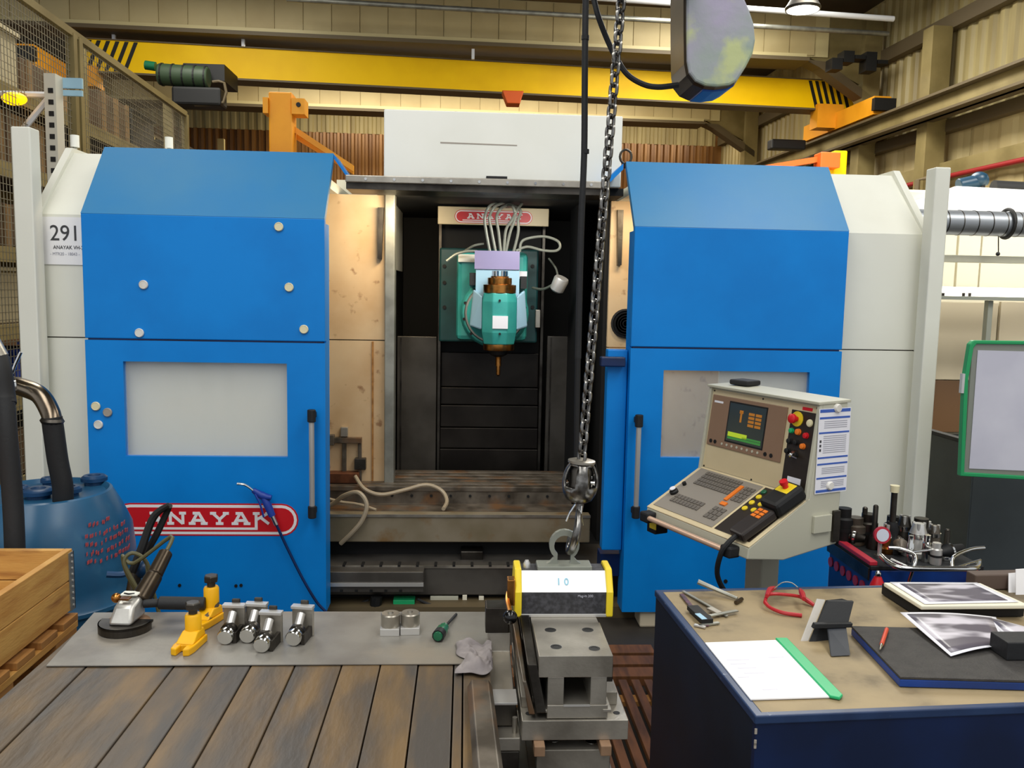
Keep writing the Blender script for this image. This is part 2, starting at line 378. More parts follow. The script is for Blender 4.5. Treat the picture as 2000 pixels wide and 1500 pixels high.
# portal frames with haunches
def portal(Y, mat='cream'):
    r = thing('portal_frame', '', '', hb(0, Y, 0), kind='structure')
    z0, z1 = 5.0, 5.62
    G().box(-5.9, 5.55, Y - .02, Y + .1, z0 + .06, z1, RB).out('beam_web', 'creamedge', r)
    G().box(-5.9, 5.2, Y - .22, Y + .3, z0 - .05, z0, RB).out('lower_flange', 'duskbeam', r)
    G().box(-5.9, 5.2, Y - .12, Y - .02, z0, z0 + .07, RB).out('flange_edge', 'creamedge', r)
    G().prism([hb(5.15, Y - .1, z0), hb(5.5, Y - .1, z0 - .02), hb(6.25, Y - .1, z0 - .5), hb(6.25, Y - .1, z0 - .62), hb(5.4, Y - .1, z0 - .1)], RB.to_3x3() @ V((0, .25, 0))).out('haunch', 'duskbeam', r)
    G().prism([hb(5.3, Y, z0 + .05), hb(5.55, Y, z1), hb(6.3, Y, z1), hb(6.3, Y, z0 - .4)], RB.to_3x3() @ V((0, .08, 0))).out('haunch_web', 'tansteel', r)
    G().box(6.05, 6.3, Y - .1, Y + .14, 0, z1, RB).out('column', 'tansteel', r)
    G().box(-6.3, -5.9, Y - .1, Y + .14, 0, z1 + .05, RB).out('column', 'tansteel', r)
    n = 30; wd = 11.2 / n; f = None
    for i in range(n):
        x = -5.85 + i * wd
        if f is None:
            f = G().box(0, wd - .012, -.02, 0, 0, z1 - z0 - .09); LOCAL.add(r.name); f = f.out('fascia_panel', mat, r); LOCAL.discard(r.name)
            o = f
        else: o = cpart(f, r, (0, 0, 0))
        o.matrix_basis = wm(r).inverted() @ (Matrix.Translation(hb(x, Y - .02, z0 + .075)) @ Matrix.Rotation(radians(AB), 4, 'Z'))
    return r
portal(12.1); portal(16.7)
for Y in (8.1,): G().box(6.05, 6.3, Y - .12, Y + .12, 0, 5.8, RB).out('trim_4', 'tansteel', kind='structure')
G().box(6.05, 6.3, 10.3, 10.52, 0, 5.0, RB).out('trim_5', 'tansteel', kind='structure')
# crane runway rails
def runway(x, z0, z1, y0, y1, label):
    r = thing('crane_runway_beam', label, 'beam', hb(x, (y0 + y1) / 2, z0))
    G().box(x - .03, x + .03, y0, y1, z0, z1, RB).out('web', 'tansteel', r)
    G().box(x - .14, x + .14, y0, y1, z1 - .03, z1, RB).out('top_flange', 'duskbeam', r)
    G().box(x - .14, x + .14, y0, y1, z0, z0 + .03, RB).out('bottom_flange', 'duskbeam', r)
    G().box(x - .03, x + .03, y0, y1, z1, z1 + .04, RB).out('rail', 'steeld', r)
    return r
runway(6.0, 3.85, 4.1, 3, 18.5, 'long tan steel crane runway beam rising along the right wall')
runway(-4.85, 3.95, 4.2, 6, 18.5, 'long tan steel crane runway beam behind the mesh guard on the left')
# conduits under the roof
def conduit(p0, p1, r, label, mat='conduit'):
    o = G().cyl(p0, p1, r, n=10).out('conduit', mat, smooth=True); tag(o, label, 'conduit')
conduit(U(560, -2, Y=11.2), U(1735, 66, Y=11.7), .033, 'grey pipe running just above the upper cream beam', 'galv')
conduit(U(1000, -16, Y=10.4), U(1745, 37, Y=10.8), .035, 'bright white conduit tube highest under the roof')
p = hb(6.2, 0, 0)
tag(G().cyl(hb(6.15, 4, 3.15), hb(6.15, 18, 3.15), .032, n=10).out('red_pipe', 'pipered', smooth=True), 'thin red pipe running along the right wall', 'pipe')
q_ = U(1792, 395, Y=9.0); o = G().tube([V((q_.x, q_.y, 0)), U(1792, 352, Y=9.0), U(1820, 346, Y=9.0), U(1836, 346, Y=9.0)], .03, sub=1).out('handrail', 'duskbeam', smooth=True)
tag(o, 'dark bent rail in front of the red pipe beside the right machine post', 'rail')
# high bay lamp
lp = U(1568, 20, Y=7.5)
lm = thing('high_bay_lamp', 'bright round high bay lamp hanging under the roof at upper right', 'lamp', lp)
G().lathe([(.0, .0), (.135, .0), (.14, .012), (.0, .014)], lp, n=28).out('diffuser', 'lamp', lm, smooth=True)
G().lathe([(.145, .0), (.15, .02), (.09, .12), (.06, .2), (.0, .2), (.0, .19), (.055, .19), (.085, .115), (.142, .016)], lp, n=28).out('shade', 'steeld', lm, smooth=True)
G().cyl(lp + V((0, 0, .2)), V((lp.x, lp.y, 5.95)), .012).out('suspension', 'steeld', lm)
area('bay_glow', lp - V((0, 0, .02)), .3, 40, (1, .97, .88))

# ================================================================== OVERHEAD CRANE
gl, gr = U(250, 142, z=4.45), U(1600, 212, z=4.45)
ux = (gr - gl).normalized(); uy = V((-ux.y, ux.x, 0)); L0 = (gr - gl).length
cr = thing('overhead_crane', 'long yellow overhead crane girder with black hazard stripes at both ends', 'crane', gl)
def cw(x, y, z): return gl + ux * x + uy * y + V((0, 0, z))
FR = frame(gl, ux, uy, (0, 0, 1))
hgt = .40
xl, xr = -.62, L0 + .05
g = G(); g.prism([cw(xl + .1, 0, 0), cw(xr + .1, 0, 0), cw(xr + .55, 0, .02), cw(xr + .25, 0, hgt), cw(xl - .1, 0, hgt)], uy * .3); g.out('girder', 'yellow', cr)
G().box(xl, xr, -.02, .32, -.025, 0, FR).out('lower_flange', 'duskbeam', cr)
G().box(xl, xr, -.02, .32, hgt, hgt + .015, FR).out('top_flange', 'duskbeam', cr)
for i in range(6):
    x = xl - .02 + i * .115
    G().prism([cw(x, -.006, .01), cw(x + .05, -.006, .01), cw(x + .20, -.006, hgt - .01), cw(x + .15, -.006, hgt - .01)], uy * .006).out('hazard_stripe', 'black', cr)
for i in range(6):
    x = L0 - .2 + i * .1
    G().prism([cw(x + .13, -.006, .01), cw(x + .18, -.006, .01), cw(x + .06, -.006, hgt - .01), cw(x + .01, -.006, hgt - .01)], uy * .006).out('hazard_stripe', 'black', cr)
# end carriages
rgt = hb(6.0, 0, 0)
for (x, za, nm) in ((6.0, 4.14, 1), (-4.85, 4.24, 0)):
    c = unB(gr if nm else gl); y = c.y - (.3 if nm else .2)
    e = G().box(x - .12, x + .12, y - .9, y + 1.3, za, za + .24, RB).out('end_carriage', 'orange', cr)
    G().box(x - .15, x + .15, y - .98, y - .9, za + .04, za + .2, RB).out('buffer', 'black', e)
g = G(); c = unB(gr); g.box(5.6, 6.0, c.y - .1, c.y + .15, 4.16, 4.5, RB); g.out('gusset', 'orange', cr)
g = G(); c = unB(gl); g.box(-4.9, -4.4, c.y - .1, c.y + .15, 4.24, 4.5, RB); g.out('gusset', 'orange', cr)
# collector gear and tail
tag(G().box(5.2, 5.75, 13.1, 13.3, 3.95, 4.1, RB).out('crane_motor', 'black', bevel=.02), 'black crane drive motor beside the right runway beam', 'motor')
g = G()
for q in range(5): g.box(5.35 + q * .16, 5.5 + q * .16, 11.5, 11.7, 4.75 + (q % 3) * .1, 4.9 + (q % 2) * .1, RB)
tag(g.out('current_collector', 'black'), 'black current collector gear below the right frame haunch', 'machine part')
# hoist on the girder (green)
hc = U(362, 150, Y=11.1)
h = thing('electric_hoist', 'dark green electric hoist hanging on the left end of the yellow crane', 'hoist', hc)
a, b_ = U(310, 145, Y=11.1), U(408, 152, Y=11.1)
G().cyl(a, b_, .13, n=20).out('motor', 'motor', h, smooth=True, bevel=.02)
for t in (.08, .3, .52, .74, .95): G().cyl(a.lerp(b_, t - .015), a.lerp(b_, t + .015), .138, n=20).out('cooling_rib', 'black', h)
G().cyl(U(284, 127, Y=11.1), U(304, 130, Y=11.1), .055, n=10).out('brake_cap', 'greend', h, smooth=True)
G().box(*sorted((U(335, 0, Y=11.1).x, U(432, 0, Y=11.1).x)), 11.0, 11.3, U(0, 196, Y=11.1).z, U(0, 160, Y=11.1).z).out('gearbox', 'black', h, .03)
g = G(); g.tube([U(415, 160, Y=11.05), U(438, 162, Y=11.05), U(436, 200, Y=11.05), U(380, 205, Y=11.05)], .018, sub=2); g.out('frame', 'duskbeam', h)
G().box(a.x + .25, b_.x + .15, 11.25, gl.y - .03, hc.z + .0, hc.z + .2).out('trolley', 'black', h)
hc = U(1001, 192, Y=11.9)
g = G(); x0, x1 = U(980, 192, Y=11.9).x, U(1022, 192, Y=11.9).x; zt, zb = U(1001, 180, Y=11.9).z, U(1001, 205, Y=11.9).z
g.prism([(x0, 11.8, zt), (x1, 11.8, zt), (x1 - .05, 11.8, zb), (x0 + .07, 11.8, zb)], (0, .25, 0))
tag(g.out('hoist_block', 'orangered', bevel=.01), 'orange red box hanging below the middle of the yellow crane', 'box')  # orange hoist block under the girder
for (px, py) in ((222, 68), (475, 82), (924, 107)):
    a = U(px, py - 8, Y=12.0)
    tag(G().box(a.x - .02, a.x + .02, 11.98, 12.02, U(px, py + 9, Y=12.0).z, a.z + .02).out('hanger_rod', 'conduit'), {222: 'small white hanger rod above the striped left end of the crane', 475: 'small white hanger rod above the green hoist', 924: 'small white hanger rod above the orange red box'}[px], 'rod')

# ================================================================== JIB CRANES
def jib(px0, px1, ytop, Y, mat, label):
    x0, x1 = U(px0, ytop, Y=Y).x, U(px1, ytop, Y=Y).x; zt = U((px0 + px1) / 2, ytop, Y=Y).z
    t = thing('jib_crane', label, 'crane', ((x0 + x1) / 2, Y + .1, 0)); G().box(x0, x1, Y, Y + (x1 - x0), 0, zt).out('column', mat, t, .012)
    G().box(x0 - .15, x1 + .15, Y - .15, Y + (x1 - x0) + .15, 0, .03).out('base_plate', 'steeld', t)
    return t, x0, x1, zt
t, x0, x1, zt = jib(524, 570, 179, 7.0, 'orange', 'orange yellow jib crane column rising behind the left blue door')
G().box(x0 - .04, x0, 6.98, 7.15, zt - .17, zt - .05).out('lug', 'orange', t)
G().box(x1, x1 + .1, 6.98, 7.15, zt - .17, zt - .05).out('lug', 'orange', t)
G().cyl((x1 + .055, 6.97, zt - .1), (x1 + .055, 6.99, zt - .1), .018).out('bolt', 'black', t)
for k in (0, .09):
    a, b_ = U(572, 252 + k * 130, Y=7.1 + k), U(690, 330 + k * 60, Y=7.1 + k)
    G().prism([a + V((0, 0, .03)), b_ + V((0, 0, .03)), b_ - V((0, 0, .02)), a - V((0, 0, .02))], (0, .05, 0)).out('brace', 'orange', t)
t, x0, x1, zt = jib(1630, 1656, 294, 8.6, 'yellow', 'yellow jib crane post behind the grey right side of the machine')
a, b_ = U(1480, 330, Y=8.5), U(1642, 303, Y=8.5)
G().prism([a + V((0, 0, .025)), b_ + V((0, 0, .025)), b_ - V((0, 0, .03)), a - V((0, 0, .03))], (0, .08, 0)).out('arm', 'orangered', t)
a = U(1620, 312, Y=8.45); G().box(a.x - .1, a.x + .1, 8.42, 8.6, a.z - .08, a.z + .07).out('bracket', 'orangered', t, .01)
a = U(1610, 345, Y=8.5); G().box(a.x - .05, a.x + .04, 8.5, 8.56, a.z - .12, a.z + .05).out('lower_lug', 'yellow', t)

# ================================================================== LEFT: MESH GUARD
gx = -2.55
def fz(y): return 3.42 if y < 9.5 else 3.42
mf = thing('mesh_guard', 'tall grey wire mesh guard panel running back on the left', 'fence', hb(gx, 6.5, 0))
y0, y1 = 3.4, 9.3
for y in (3.4, 6.5, 6.6, 9.3): G().box(gx - .03, gx + .03, y - .03, y + .03, 0, 3.42, RB).out('post', 'tansteel', mf)
G().box(gx - .025, gx + .025, y0, y1, 3.4, 3.45, RB).out('top_rail', 'tansteel', mf)
g = G(); y = y0
while y < y1: g.box(gx - .0018, gx + .0018, y - .0018, y + .0018, .1, 3.4, RB); y += .04
z = .1
while z < 3.4: g.box(gx - .0018, gx + .0018, y0, y1, z - .0018, z + .0018, RB); z += .045
g.out('wire_mesh', 'mesh', mf, kind='stuff')
# white perforated rack upright with brace and beam
ur = thing('rack_upright', 'white perforated steel upright with brace seen through the mesh guard', 'rack', (U(108, 220, Y=5.7).x, 5.7, 0))
a = U(108, 220, Y=5.7); zt = U(108, 147, Y=5.7).z
up = G().box(a.x - .04, a.x + .03, 5.65, 5.75, 0, zt).out('post', pm('pale upright', '#cfcbbd', .5), ur)
g = G()
for i in range(16): g.box(a.x - .015, a.x + .015, 5.645, 5.652, zt - .12 - i * .07, zt - .09 - i * .07)
g.out('holes', 'black', up)
b_ = U(47, 250, Y=5.7); c = U(100, 186, Y=5.7); G().tube([c, b_], .02, sub=1, n=6).out('brace', 'conduit', ur)
d = U(0, 183, Y=5.7); G().tube([d - V((1, 0, 0)), c], .02, sub=1, n=6).out('tie', 'conduit', ur)
for k, (ya, yb) in enumerate(((152, 172), (176, 187))):
    p0 = U(118, (ya + yb) / 2, Y=5.75); p1 = U(160, (ya + yb) / 2, Y=5.75); G().box(p0.x, p1.x, 5.75, 5.77, U(140, yb, Y=5.75).z, U(140, ya, Y=5.75).z).out('sign_plate', 'skyb', ur)
# pallet racking full of goods
rk = thing('pallet_racking', 'pallet racking loaded with boxes behind the mesh guard', 'rack', hb(-4.1, 9, 0))
RX0, RX1 = -4.35, -3.3
levels = [.12, .78, 1.35, 1.95, 2.6, 3.2]
for y in (3.2, 5.9, 8.6, 11.3, 14.0):
    for x in (RX0, RX1): G().box(x - .05, x + .05, y - .04, y + .04, 0, 3.95, RB).out('upright', 'tansteel', rk)
for z in levels:
    for x in (RX0, RX1): G().box(x - .025, x + .025, 3.2, 14, z - .12, z, RB).out('shelf_beam', 'tansteel', rk)
    G().box(RX0, RX1, 3.2, 14, z - .02, z, RB).out('shelf_board', 'goodsa', rk)
kinds = [('crate', 'brown wooden crate', 'goodsa'), ('storage_box', 'cream storage box', 'goodsc'), ('storage_bin', 'black bin', 'black'), ('storage_bin', 'dark blue bin', 'blu'), ('crate', 'pale wooden crate', 'goodsb'), ('machine_casing', 'dark machine casing', 'steeld')]
ln = {.12: 'floor level', .78: 'second level', 1.35: 'third level', 1.95: 'fourth level', 2.6: 'fifth level', 3.2: 'top level'}
for li, z in enumerate(levels):
    y = 3.4; cnt = 0
    while y < 13.2:
        wd = random.uniform(.55, .95)
        nm, lb, mt = kinds[random.choice([0, 0, 4, 1, 2, 3, 5]) if li != 3 else random.choice([1, 0, 4])]
        hh = random.uniform(.25, .42)
        if y + wd > 3.4 and not any(abs(y + wd / 2 - u) < wd / 2 + .06 for u in (5.9, 8.6, 11.3)):
            t = thing(nm, '%s on the racking, %s, %s from the near end' % (lb, ln[z], ['first', 'second', 'third', 'fourth', 'fifth', 'sixth', 'seventh', 'eighth', 'ninth', 'tenth', 'eleventh', 'twelfth', 'thirteenth', 'fourteenth', 'fifteenth', 'sixteenth'][cnt]), 'box', hb(-3.8, y + wd / 2, z), group='goods on the pallet racking'); cnt += 1
            G().box(-4.2, -3.34, y, y + wd, z + .001, z + hh, RB).out('body', mt, t, .01)
            if nm == 'crate':
                for q in (.12, .5, .88): G().box(-3.34, -3.32, y + wd * q - .04, y + wd * q + .04, z + .001, z + hh, RB).out('batten', 'goodsb' if mt == 'goodsa' else 'goodsa', t)
            else:
                G().box(-4.22, -3.31, y - .01, y + wd + .01, z + hh, z + hh + .03, RB).out('lid', mt, t)
            wd += .08
        y += wd + (0 if random.random() < .8 else .3)
# amber lamp seen through the mesh at far left
o = G().ball(U(28, 193, Y=5.6), .05, (1.5, 1, .8)).out('amber_beacon', 'amber', smooth=True); tag(o, 'glowing amber light behind the mesh at far upper left', 'lamp')
a = U(145, 276, Y=5.6); 
for i, (px, py, wtxt, Yc, dn) in enumerate(((146, 276, 'left', 4.62, .12), (330, 279, 'right', 4.95, .24))):
    a = U(px, py, Y=Yc); t = thing('white_cup', 'small white fitting on top of the machine, %s one by the mesh guard' % wtxt, 'fitting', a)
    G().cyl(a - V((0, 0, .03)), a + V((0, 0, .03)), .022, n=12).out('body', 'white', t, smooth=True); G().cyl(a - V((0, 0, dn)), a - V((0, 0, .03)), .012, n=8).out('stem', 'galv', t)
# ================================================================== MILLING MACHINE
YD = 4.1
mm = thing('milling_machine', 'large blue and light grey enclosed milling machine with both doors open at the middle', 'machine', (.14, 5.2, 0))
def mbx(name, mat, e, parent=None, bevel=0, **k): return bx(name, mat, e, parent or mm, bevel, **k)
ZS, ZB, ZT = 1.42, 2.0, 2.345      # seam, bend and top of the doors
def door(x0, x1, win, sgn):
    d = G()
    d.box(x0, x1, YD, YD + .04, ZS + .004, ZB)
    d = d.out('door', 'blue', mm, .004)
    wx0, wx1, wz0, wz1 = win
    G().ring([(x0, YD, .09), (x1, YD, .09), (x1, YD, ZS - .004), (x0, YD, ZS - .004)], [(wx0, YD, wz0), (wx1, YD, wz0), (wx1, YD, wz1), (wx0, YD, wz1)], (0, .035, 0)).out('lower_panel', 'blue', d)
    G().prism([(x0, YD, ZB), (x0, YD + .29, ZT), (x0, YD + .3, ZT - .035), (x0, YD + .035, ZB - .01)], (x1 - x0, 0, 0)).out('sloped_hood', 'bluepale', d)
    G().box(x0 + .01, x1 - .01, YD + .012, YD + .035, ZS - .03, ZS + .03).out('seam_backing', 'bluedk', d)
    xe = x1 if sgn < 0 else x0
    G().box(xe - .02 if sgn < 0 else xe, xe if sgn < 0 else xe + .02, YD + .036, YD + .13, .09, ZB - .02).out('door_return', 'blue', d)
    G().box(wx0, wx1, YD + .02, YD + .028, wz0, wz1).out('window_pane', 'glass', d)
    return d
wl = rect(243, 708, 561, 892, YD); wr = rect(1293, 725, 1577, 895, YD)
DL0, DL1, DR0, DR1 = -1.778, -.665, .803, 1.852
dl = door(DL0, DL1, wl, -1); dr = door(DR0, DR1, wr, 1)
def door_handle(d, px, ya, yb):
    a, b_ = U(px, ya, Y=YD - .055), U(px, yb, Y=YD - .055)
    x = (a.x + b_.x) / 2
    g = G().cyl((x, YD - .055, a.z - .05), (x, YD - .055, b_.z + .05), .013, n=12); g.out('handle', 'alu', d, smooth=True)
    for z0, z1 in ((a.z - .06, a.z), (b_.z, b_.z + .06)):
        G().cyl((x, YD - .055, z0), (x, YD - .055, z1), .02, n=12).box(x - .015, x + .015, YD - .05, YD, (z0 + z1) / 2 - .015, (z0 + z1) / 2 + .015).out('handle_mount', 'rubber', d, .004)
door_handle(dl, 609, 800, 1012); door_handle(dr, 1245, 810, 1012)
e = rect(222, 983, 583, 1046, YD); logo(dl, e[0], e[1], e[2], e[3], YD)
for px, py in ((351, 1143), (412, 1143), (461, 1144), (471, 1143), (413, 1196)):
    a = U(px, py, Y=YD); G().cyl((a.x, YD - .004, a.z), (a.x, YD + .002, a.z), .008, n=10).out('bolt_hole', 'black', dl)
a = U(1417, 1135, Y=YD); G().cyl((a.x, YD - .004, a.z), (a.x, YD + .002, a.z), .01, n=10).out('bolt_hole', 'black', dr)
# grey sliding panels seen through the door windows
mbx('inner_panel', 'grey', (wl[0] - .1, wl[1] + .08, 4.19, 4.21, wl[2] - .1, wl[3] + .1))
xg = U(1402, 800, Y=4.19).x; mbx('inner_panel', 'grey', (xg, wr[1] + .1, 4.19, 4.21, wr[2] - .1, wr[3] + .1))
# right door jamb with latch
mbx('door_jamb', 'blue', (.70, .80, YD + .05, YD + .12, U(1205, 1075, Y=4.15).z, U(1205, 683, Y=4.15).z), bevel=.006)
mbx('latch', 'bluedk', (.66, .78, YD + .0, YD + .05, U(1200, 716, Y=4.12).z, U(1200, 697, Y=4.12).z), bevel=.006)
e = rect(1172, 1082, 1212, 1125, 4.2); mbx('foot_bracket', 'bluedk', (e[0], e[1], 4.2, 4.3, e[2], e[3]))
# grey end sections
def endsec(x0, x1, xo):
    mbx('side_panel', 'grey', (x0, x1, 4.2, 4.22, ZS + .003, ZB)); mbx('side_panel', 'grey', (x0, x1, 4.2, 4.22, .05, ZS - .003))
    G().box(x0, x1, 4.215, 4.225, .05, ZB).out('panel_backing', 'steeld', mm)
    G().prism([(x0, 4.2, ZB), (x0, 4.56, ZT - .01), (x0, 4.57, ZT - .03), (x0, 4.22, ZB - .02)], (x1 - x0, 0, 0)).out('sloped_panel', 'grey', mm)
    s = 1 if xo > 0 else -1; a, b_ = sorted((xo, xo + s * .035))
    G().prism([(a, 4.19, .05), (a, 4.19, ZB + .01), (a, 4.55, ZT + .015), (a, 6.5, ZT), (a, 6.5, .05)], (b_ - a, 0, 0)).out('end_panel', 'grey', mm)
endsec(-2.0, DL0 + .1, -2.0); endsec(DR1 - .1, 2.275, 2.275)
mbx('roof_panel', 'grey', (-2.0, -.72, 4.56, 6.4, 2.2, 2.25)); mbx('roof_panel', 'grey', (.86, 2.275, 4.56, 6.4, 2.2, 2.25))
def post(px, w_, ytop, label):
    x = U(px, 600, Y=4.13).x; zt = U(px, ytop, Y=4.13).z
    mbx('corner_post', 'grey', (x - w_, x + w_, 4.05, 4.15, 0, zt), bevel=.006)
xpl = -2.02; xpr = 2.285
mbx('corner_post', 'grey', (xpl - .035, xpl + .05, 4.06, 4.15, 0, 2.375), bevel=.006)
mbx('corner_post', 'grey', (xpr - .045, xpr + .03, 4.06, 4.15, 0, 2.31), bevel=.006)
e = rect(27, 262, 36, 330, 4.1); mbx('post_bracket', 'galv', (e[0], e[1], 4.1, 4.14, e[2], e[3]))
# column cover above the opening, rail and hood flanges
cb = mbx('column_cover', 'white', (-.437, .817, 4.6, 5.8, 2.24, 2.61), bevel=.006)
g = G(); a, b_ = U(860, 277, Y=4.599), U(1010, 283, Y=4.599); g.prism([a, b_, b_ - V((0, 0, .006)), a - V((0, 0, .008))], (0, .002, 0)); g.out('scuff_mark', 'capg', cb)
a = U(968, 347, Y=4.59); G().box(a.x - .05, a.x + .06, 4.56, 4.6, a.z - .012, a.z + .004).out('clip', 'black', cb)
mbx('rear_housing', 'creamm', (-.8, -.44, 5.4, 6.0, 1.8, 2.34))
rl = mbx('door_track', 'steel', (-.60, .70, 4.33, 4.39, 2.2, 2.235), bevel=.004)
mbx('track_shadow_strip', 'steeld', (-.60, .70, 4.36, 4.6, 2.17, 2.2))
for i in range(9): x = -.5 + i * .14; G().cyl((x, 4.325, 2.217), (x, 4.333, 2.217), .007, n=8).out('screw', 'chrome', rl)
def flange(p, q, wd, mat):
    p, q = V(p), V(q); G().prism([p, q, q + V((0, 0, -wd)), p + V((0, 0, -wd))], (0, .22, 0)).out('hood_flange', mat, mm)
flange((-.668, 4.39, 2.345), (-.575, 4.39, 2.215), .02, 'blue'); flange((.79, 4.39, 2.335), (.655, 4.39, 2.2), .03, 'blue')
# inner bulkheads beside the cavity
BX0, BX1 = -.455, .77
mbx('bulkhead', 'beige', (-2.0, BX0, 4.9, 4.93, ZS - .03, 2.2)); mbx('bulkhead', 'beige', (-2.0, BX0, 4.9, 4.93, .3, ZS - .036))
mbx('bulkhead_backing', 'steeld', (-2.0, BX0 - .01, 4.93, 4.95, .3, 2.2))
mbx('bulkhead_strip', 'pallet', (BX0 - .075, BX0 - .065, 4.893, 4.9, .5, ZS - .04))
mbx('edge_strip', 'galv', (BX0, BX0 + .055, 4.86, 4.97, .3, 2.22), bevel=.004)
xb = U(1188, 600, Y=4.9).x
mbx('bulkhead', 'beige', (xb, 2.27, 4.9, 4.93, ZS - .05, 2.2)); mbx('bulkhead', 'beige', (xb, 2.27, 4.9, 4.93, .3, ZS - .056))
a = U(1222, 632, Y=4.89)
fn = G().lathe([(.085, 0), (.085, .012), (.075, .014), (.07, .006), (0, .006)], (a.x, 4.9, a.z), (0, -1, 0)).out('fan_vent', 'black', mm, smooth=True)
for k in range(4): G().lathe([(.015 + k * .015, .014), (.015 + k * .015, .017), (.019 + k * .015, .017), (.019 + k * .015, .014)], (a.x, 4.9, a.z), (0, -1, 0)).out('grille_ring', 'steeld', fn, smooth=True)
for px, ya, yb in ((743, 405, 505), (1212, 410, 518)):
    p, q = U(px, ya, Y=4.86), U(px - 2, yb, Y=4.86)
    G().prism([p + V((-.015, 0, 0)), p + V((.018, 0, 0)), q + V((.012, 0, 0)), q + V((-.01, 0, 0))], (0, .04, 0)).out('guide_bracket', 'steeld', mm)
# dark cavity
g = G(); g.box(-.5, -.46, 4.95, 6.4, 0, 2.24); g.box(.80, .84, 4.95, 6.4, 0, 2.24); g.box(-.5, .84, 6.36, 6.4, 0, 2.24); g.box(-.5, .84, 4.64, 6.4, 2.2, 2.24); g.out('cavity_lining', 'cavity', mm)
x0 = U(1130, 600, Y=5.0).x; mbx('cavity_jamb', 'rubber', (x0, x0 + .02, 5.0, 5.5, .5, 2.2))
# column with guide rails
cx0, cx1 = U(858, 660, Y=5.5).x, U(1058, 660, Y=5.5).x
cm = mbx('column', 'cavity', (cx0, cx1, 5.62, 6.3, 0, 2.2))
for x in (cx0, cx1): G().box(x - .008, x + .008, 5.5, 5.62, .3, 2.1).out('guide_rail', 'steeld', cm)
zt, zb = U(950, 690, Y=5.55).z, U(950, 925, Y=5.55).z
ys = [690, 758, 792, 835, 875, 925]
for i in range(5):
    za, zb_ = U(950, ys[i], Y=5.55).z, U(950, ys[i + 1], Y=5.55).z
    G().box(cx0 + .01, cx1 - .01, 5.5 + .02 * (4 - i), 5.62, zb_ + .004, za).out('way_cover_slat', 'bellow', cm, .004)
for (pa, pb) in ((775, 852), (1066, 1128)):
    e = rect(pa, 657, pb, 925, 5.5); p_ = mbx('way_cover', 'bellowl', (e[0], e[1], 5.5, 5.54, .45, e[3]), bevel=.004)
    G().box(e[0] + .02, e[0] + .03, 5.495, 5.5, .5, e[3] - .01).out('fold_line', 'steeld', p_)
# brand plate
e = rect(855, 405, 1072, 440, 5.3); bp = mbx('brand_plate', 'consb', (e[0], e[1], 5.3, 5.32, e[2], e[3]), bevel=.004)
e2 = rect(888, 411, 1040, 437, 5.3); logo(bp, e2[0], e2[1], e2[2], e2[3], 5.3)
# ram and swivel head
YH = 4.95
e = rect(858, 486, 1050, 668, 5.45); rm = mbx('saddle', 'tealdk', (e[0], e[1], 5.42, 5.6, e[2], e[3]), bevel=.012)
for px, py in ((868, 520), (868, 552), (868, 600), (1040, 520), (1040, 600)):
    a = U(px, py, Y=5.42); G().cyl((a.x, 5.41, a.z), (a.x, 5.42, a.z), .012, n=10).out('bolt', 'black', rm)
e = rect(892, 493, 1028, 664, 5.25); ram = mbx('ram', 'teal', (e[0], e[1], 5.15, 5.45, e[2], e[3]), bevel=.03)
e = rect(895, 497, 932, 512, 5.15); G().box(e[0], e[1], 5.13, 5.15, e[2], e[3]).out('cover_plate', 'grey', ram)
e = rect(1013, 530, 1029, 545, 5.15); G().box(e[0], e[1], 5.13, 5.15, e[2], e[3]).out('tag_plate', 'paper', ram)
e = rect(1045, 605, 1055, 640, 5.4); mbx('limit_switch', 'steel', (e[0], e[1], 5.38, 5.42, e[2], e[3]), bevel=.004)
for (px, py, wdt) in ((924, 545, 14), (1022, 552, 12)):
    e = rect(px - wdt / 2, py - 12, px + wdt / 2, py + 12, 5.1); G().box(e[0], e[1], 5.05, 5.15, e[2], e[3]).out('clamp_block', 'rubber', ram)
a = U(966, 612, Y=5.1)
sw = G().lathe([(.205, 0), (.205, .05), (.19, .07), (.165, .075), (.165, .12), (.12, .14), (0, .14)], (a.x, 5.17, a.z), (0, -1, 0), 32).out('swivel_flange', 'teal', mm, smooth=True)
for i in range(12):
    t = 2 * pi * i / 12 + .2; G().cyl((a.x + .185 * cos(t), 5.095, a.z + .185 * sin(t)), (a.x + .185 * cos(t), 5.11, a.z + .185 * sin(t)), .009, n=8).out('flange_bolt', 'black', sw)
G().lathe([(.175, 0), (.18, .01), (.175, .02)], (a.x, 5.10, a.z), (0, -1, 0), 32).out('scale_ring', 'steel', sw, smooth=True)
h0, h1 = U(975, 572, Y=YH), U(975, 672, Y=YH); hx = h0.x + .002
hd = thing_head = None
prof = [(.094, h1.z), (.108, h1.z + .07), (.108, h0.z - .05), (.098, h0.z)]
g = G(); n = 8; rings = []
for r, z in prof: rings.append([g.b.verts.new((hx + r * cos(2 * pi * (i + .5) / n), YH + r * sin(2 * pi * (i + .5) / n), z)) for i in range(n)])
for A, B in zip(rings, rings[1:]):
    for i in range(n): g.b.faces.new((A[i], A[(i + 1) % n], B[(i + 1) % n], B[i]))
g.b.faces.new(rings[0][::-1]); g.b.faces.new(rings[-1])
hd = g.out('swivel_head', 'teal', mm, .006)
G().lathe([(.088, h1.z - .035), (.09, h1.z - .03), (.09, h1.z), (.0, h1.z)], (hx, YH, 0), n=28).out('spindle_collar', 'brass', hd, smooth=True)
G().lathe([(.02, h1.z - .075), (.05, h1.z - .06), (.06, h1.z - .035), (0, h1.z - .035)], (hx, YH, 0), n=24).out('spindle_nose', 'black', hd, smooth=True)
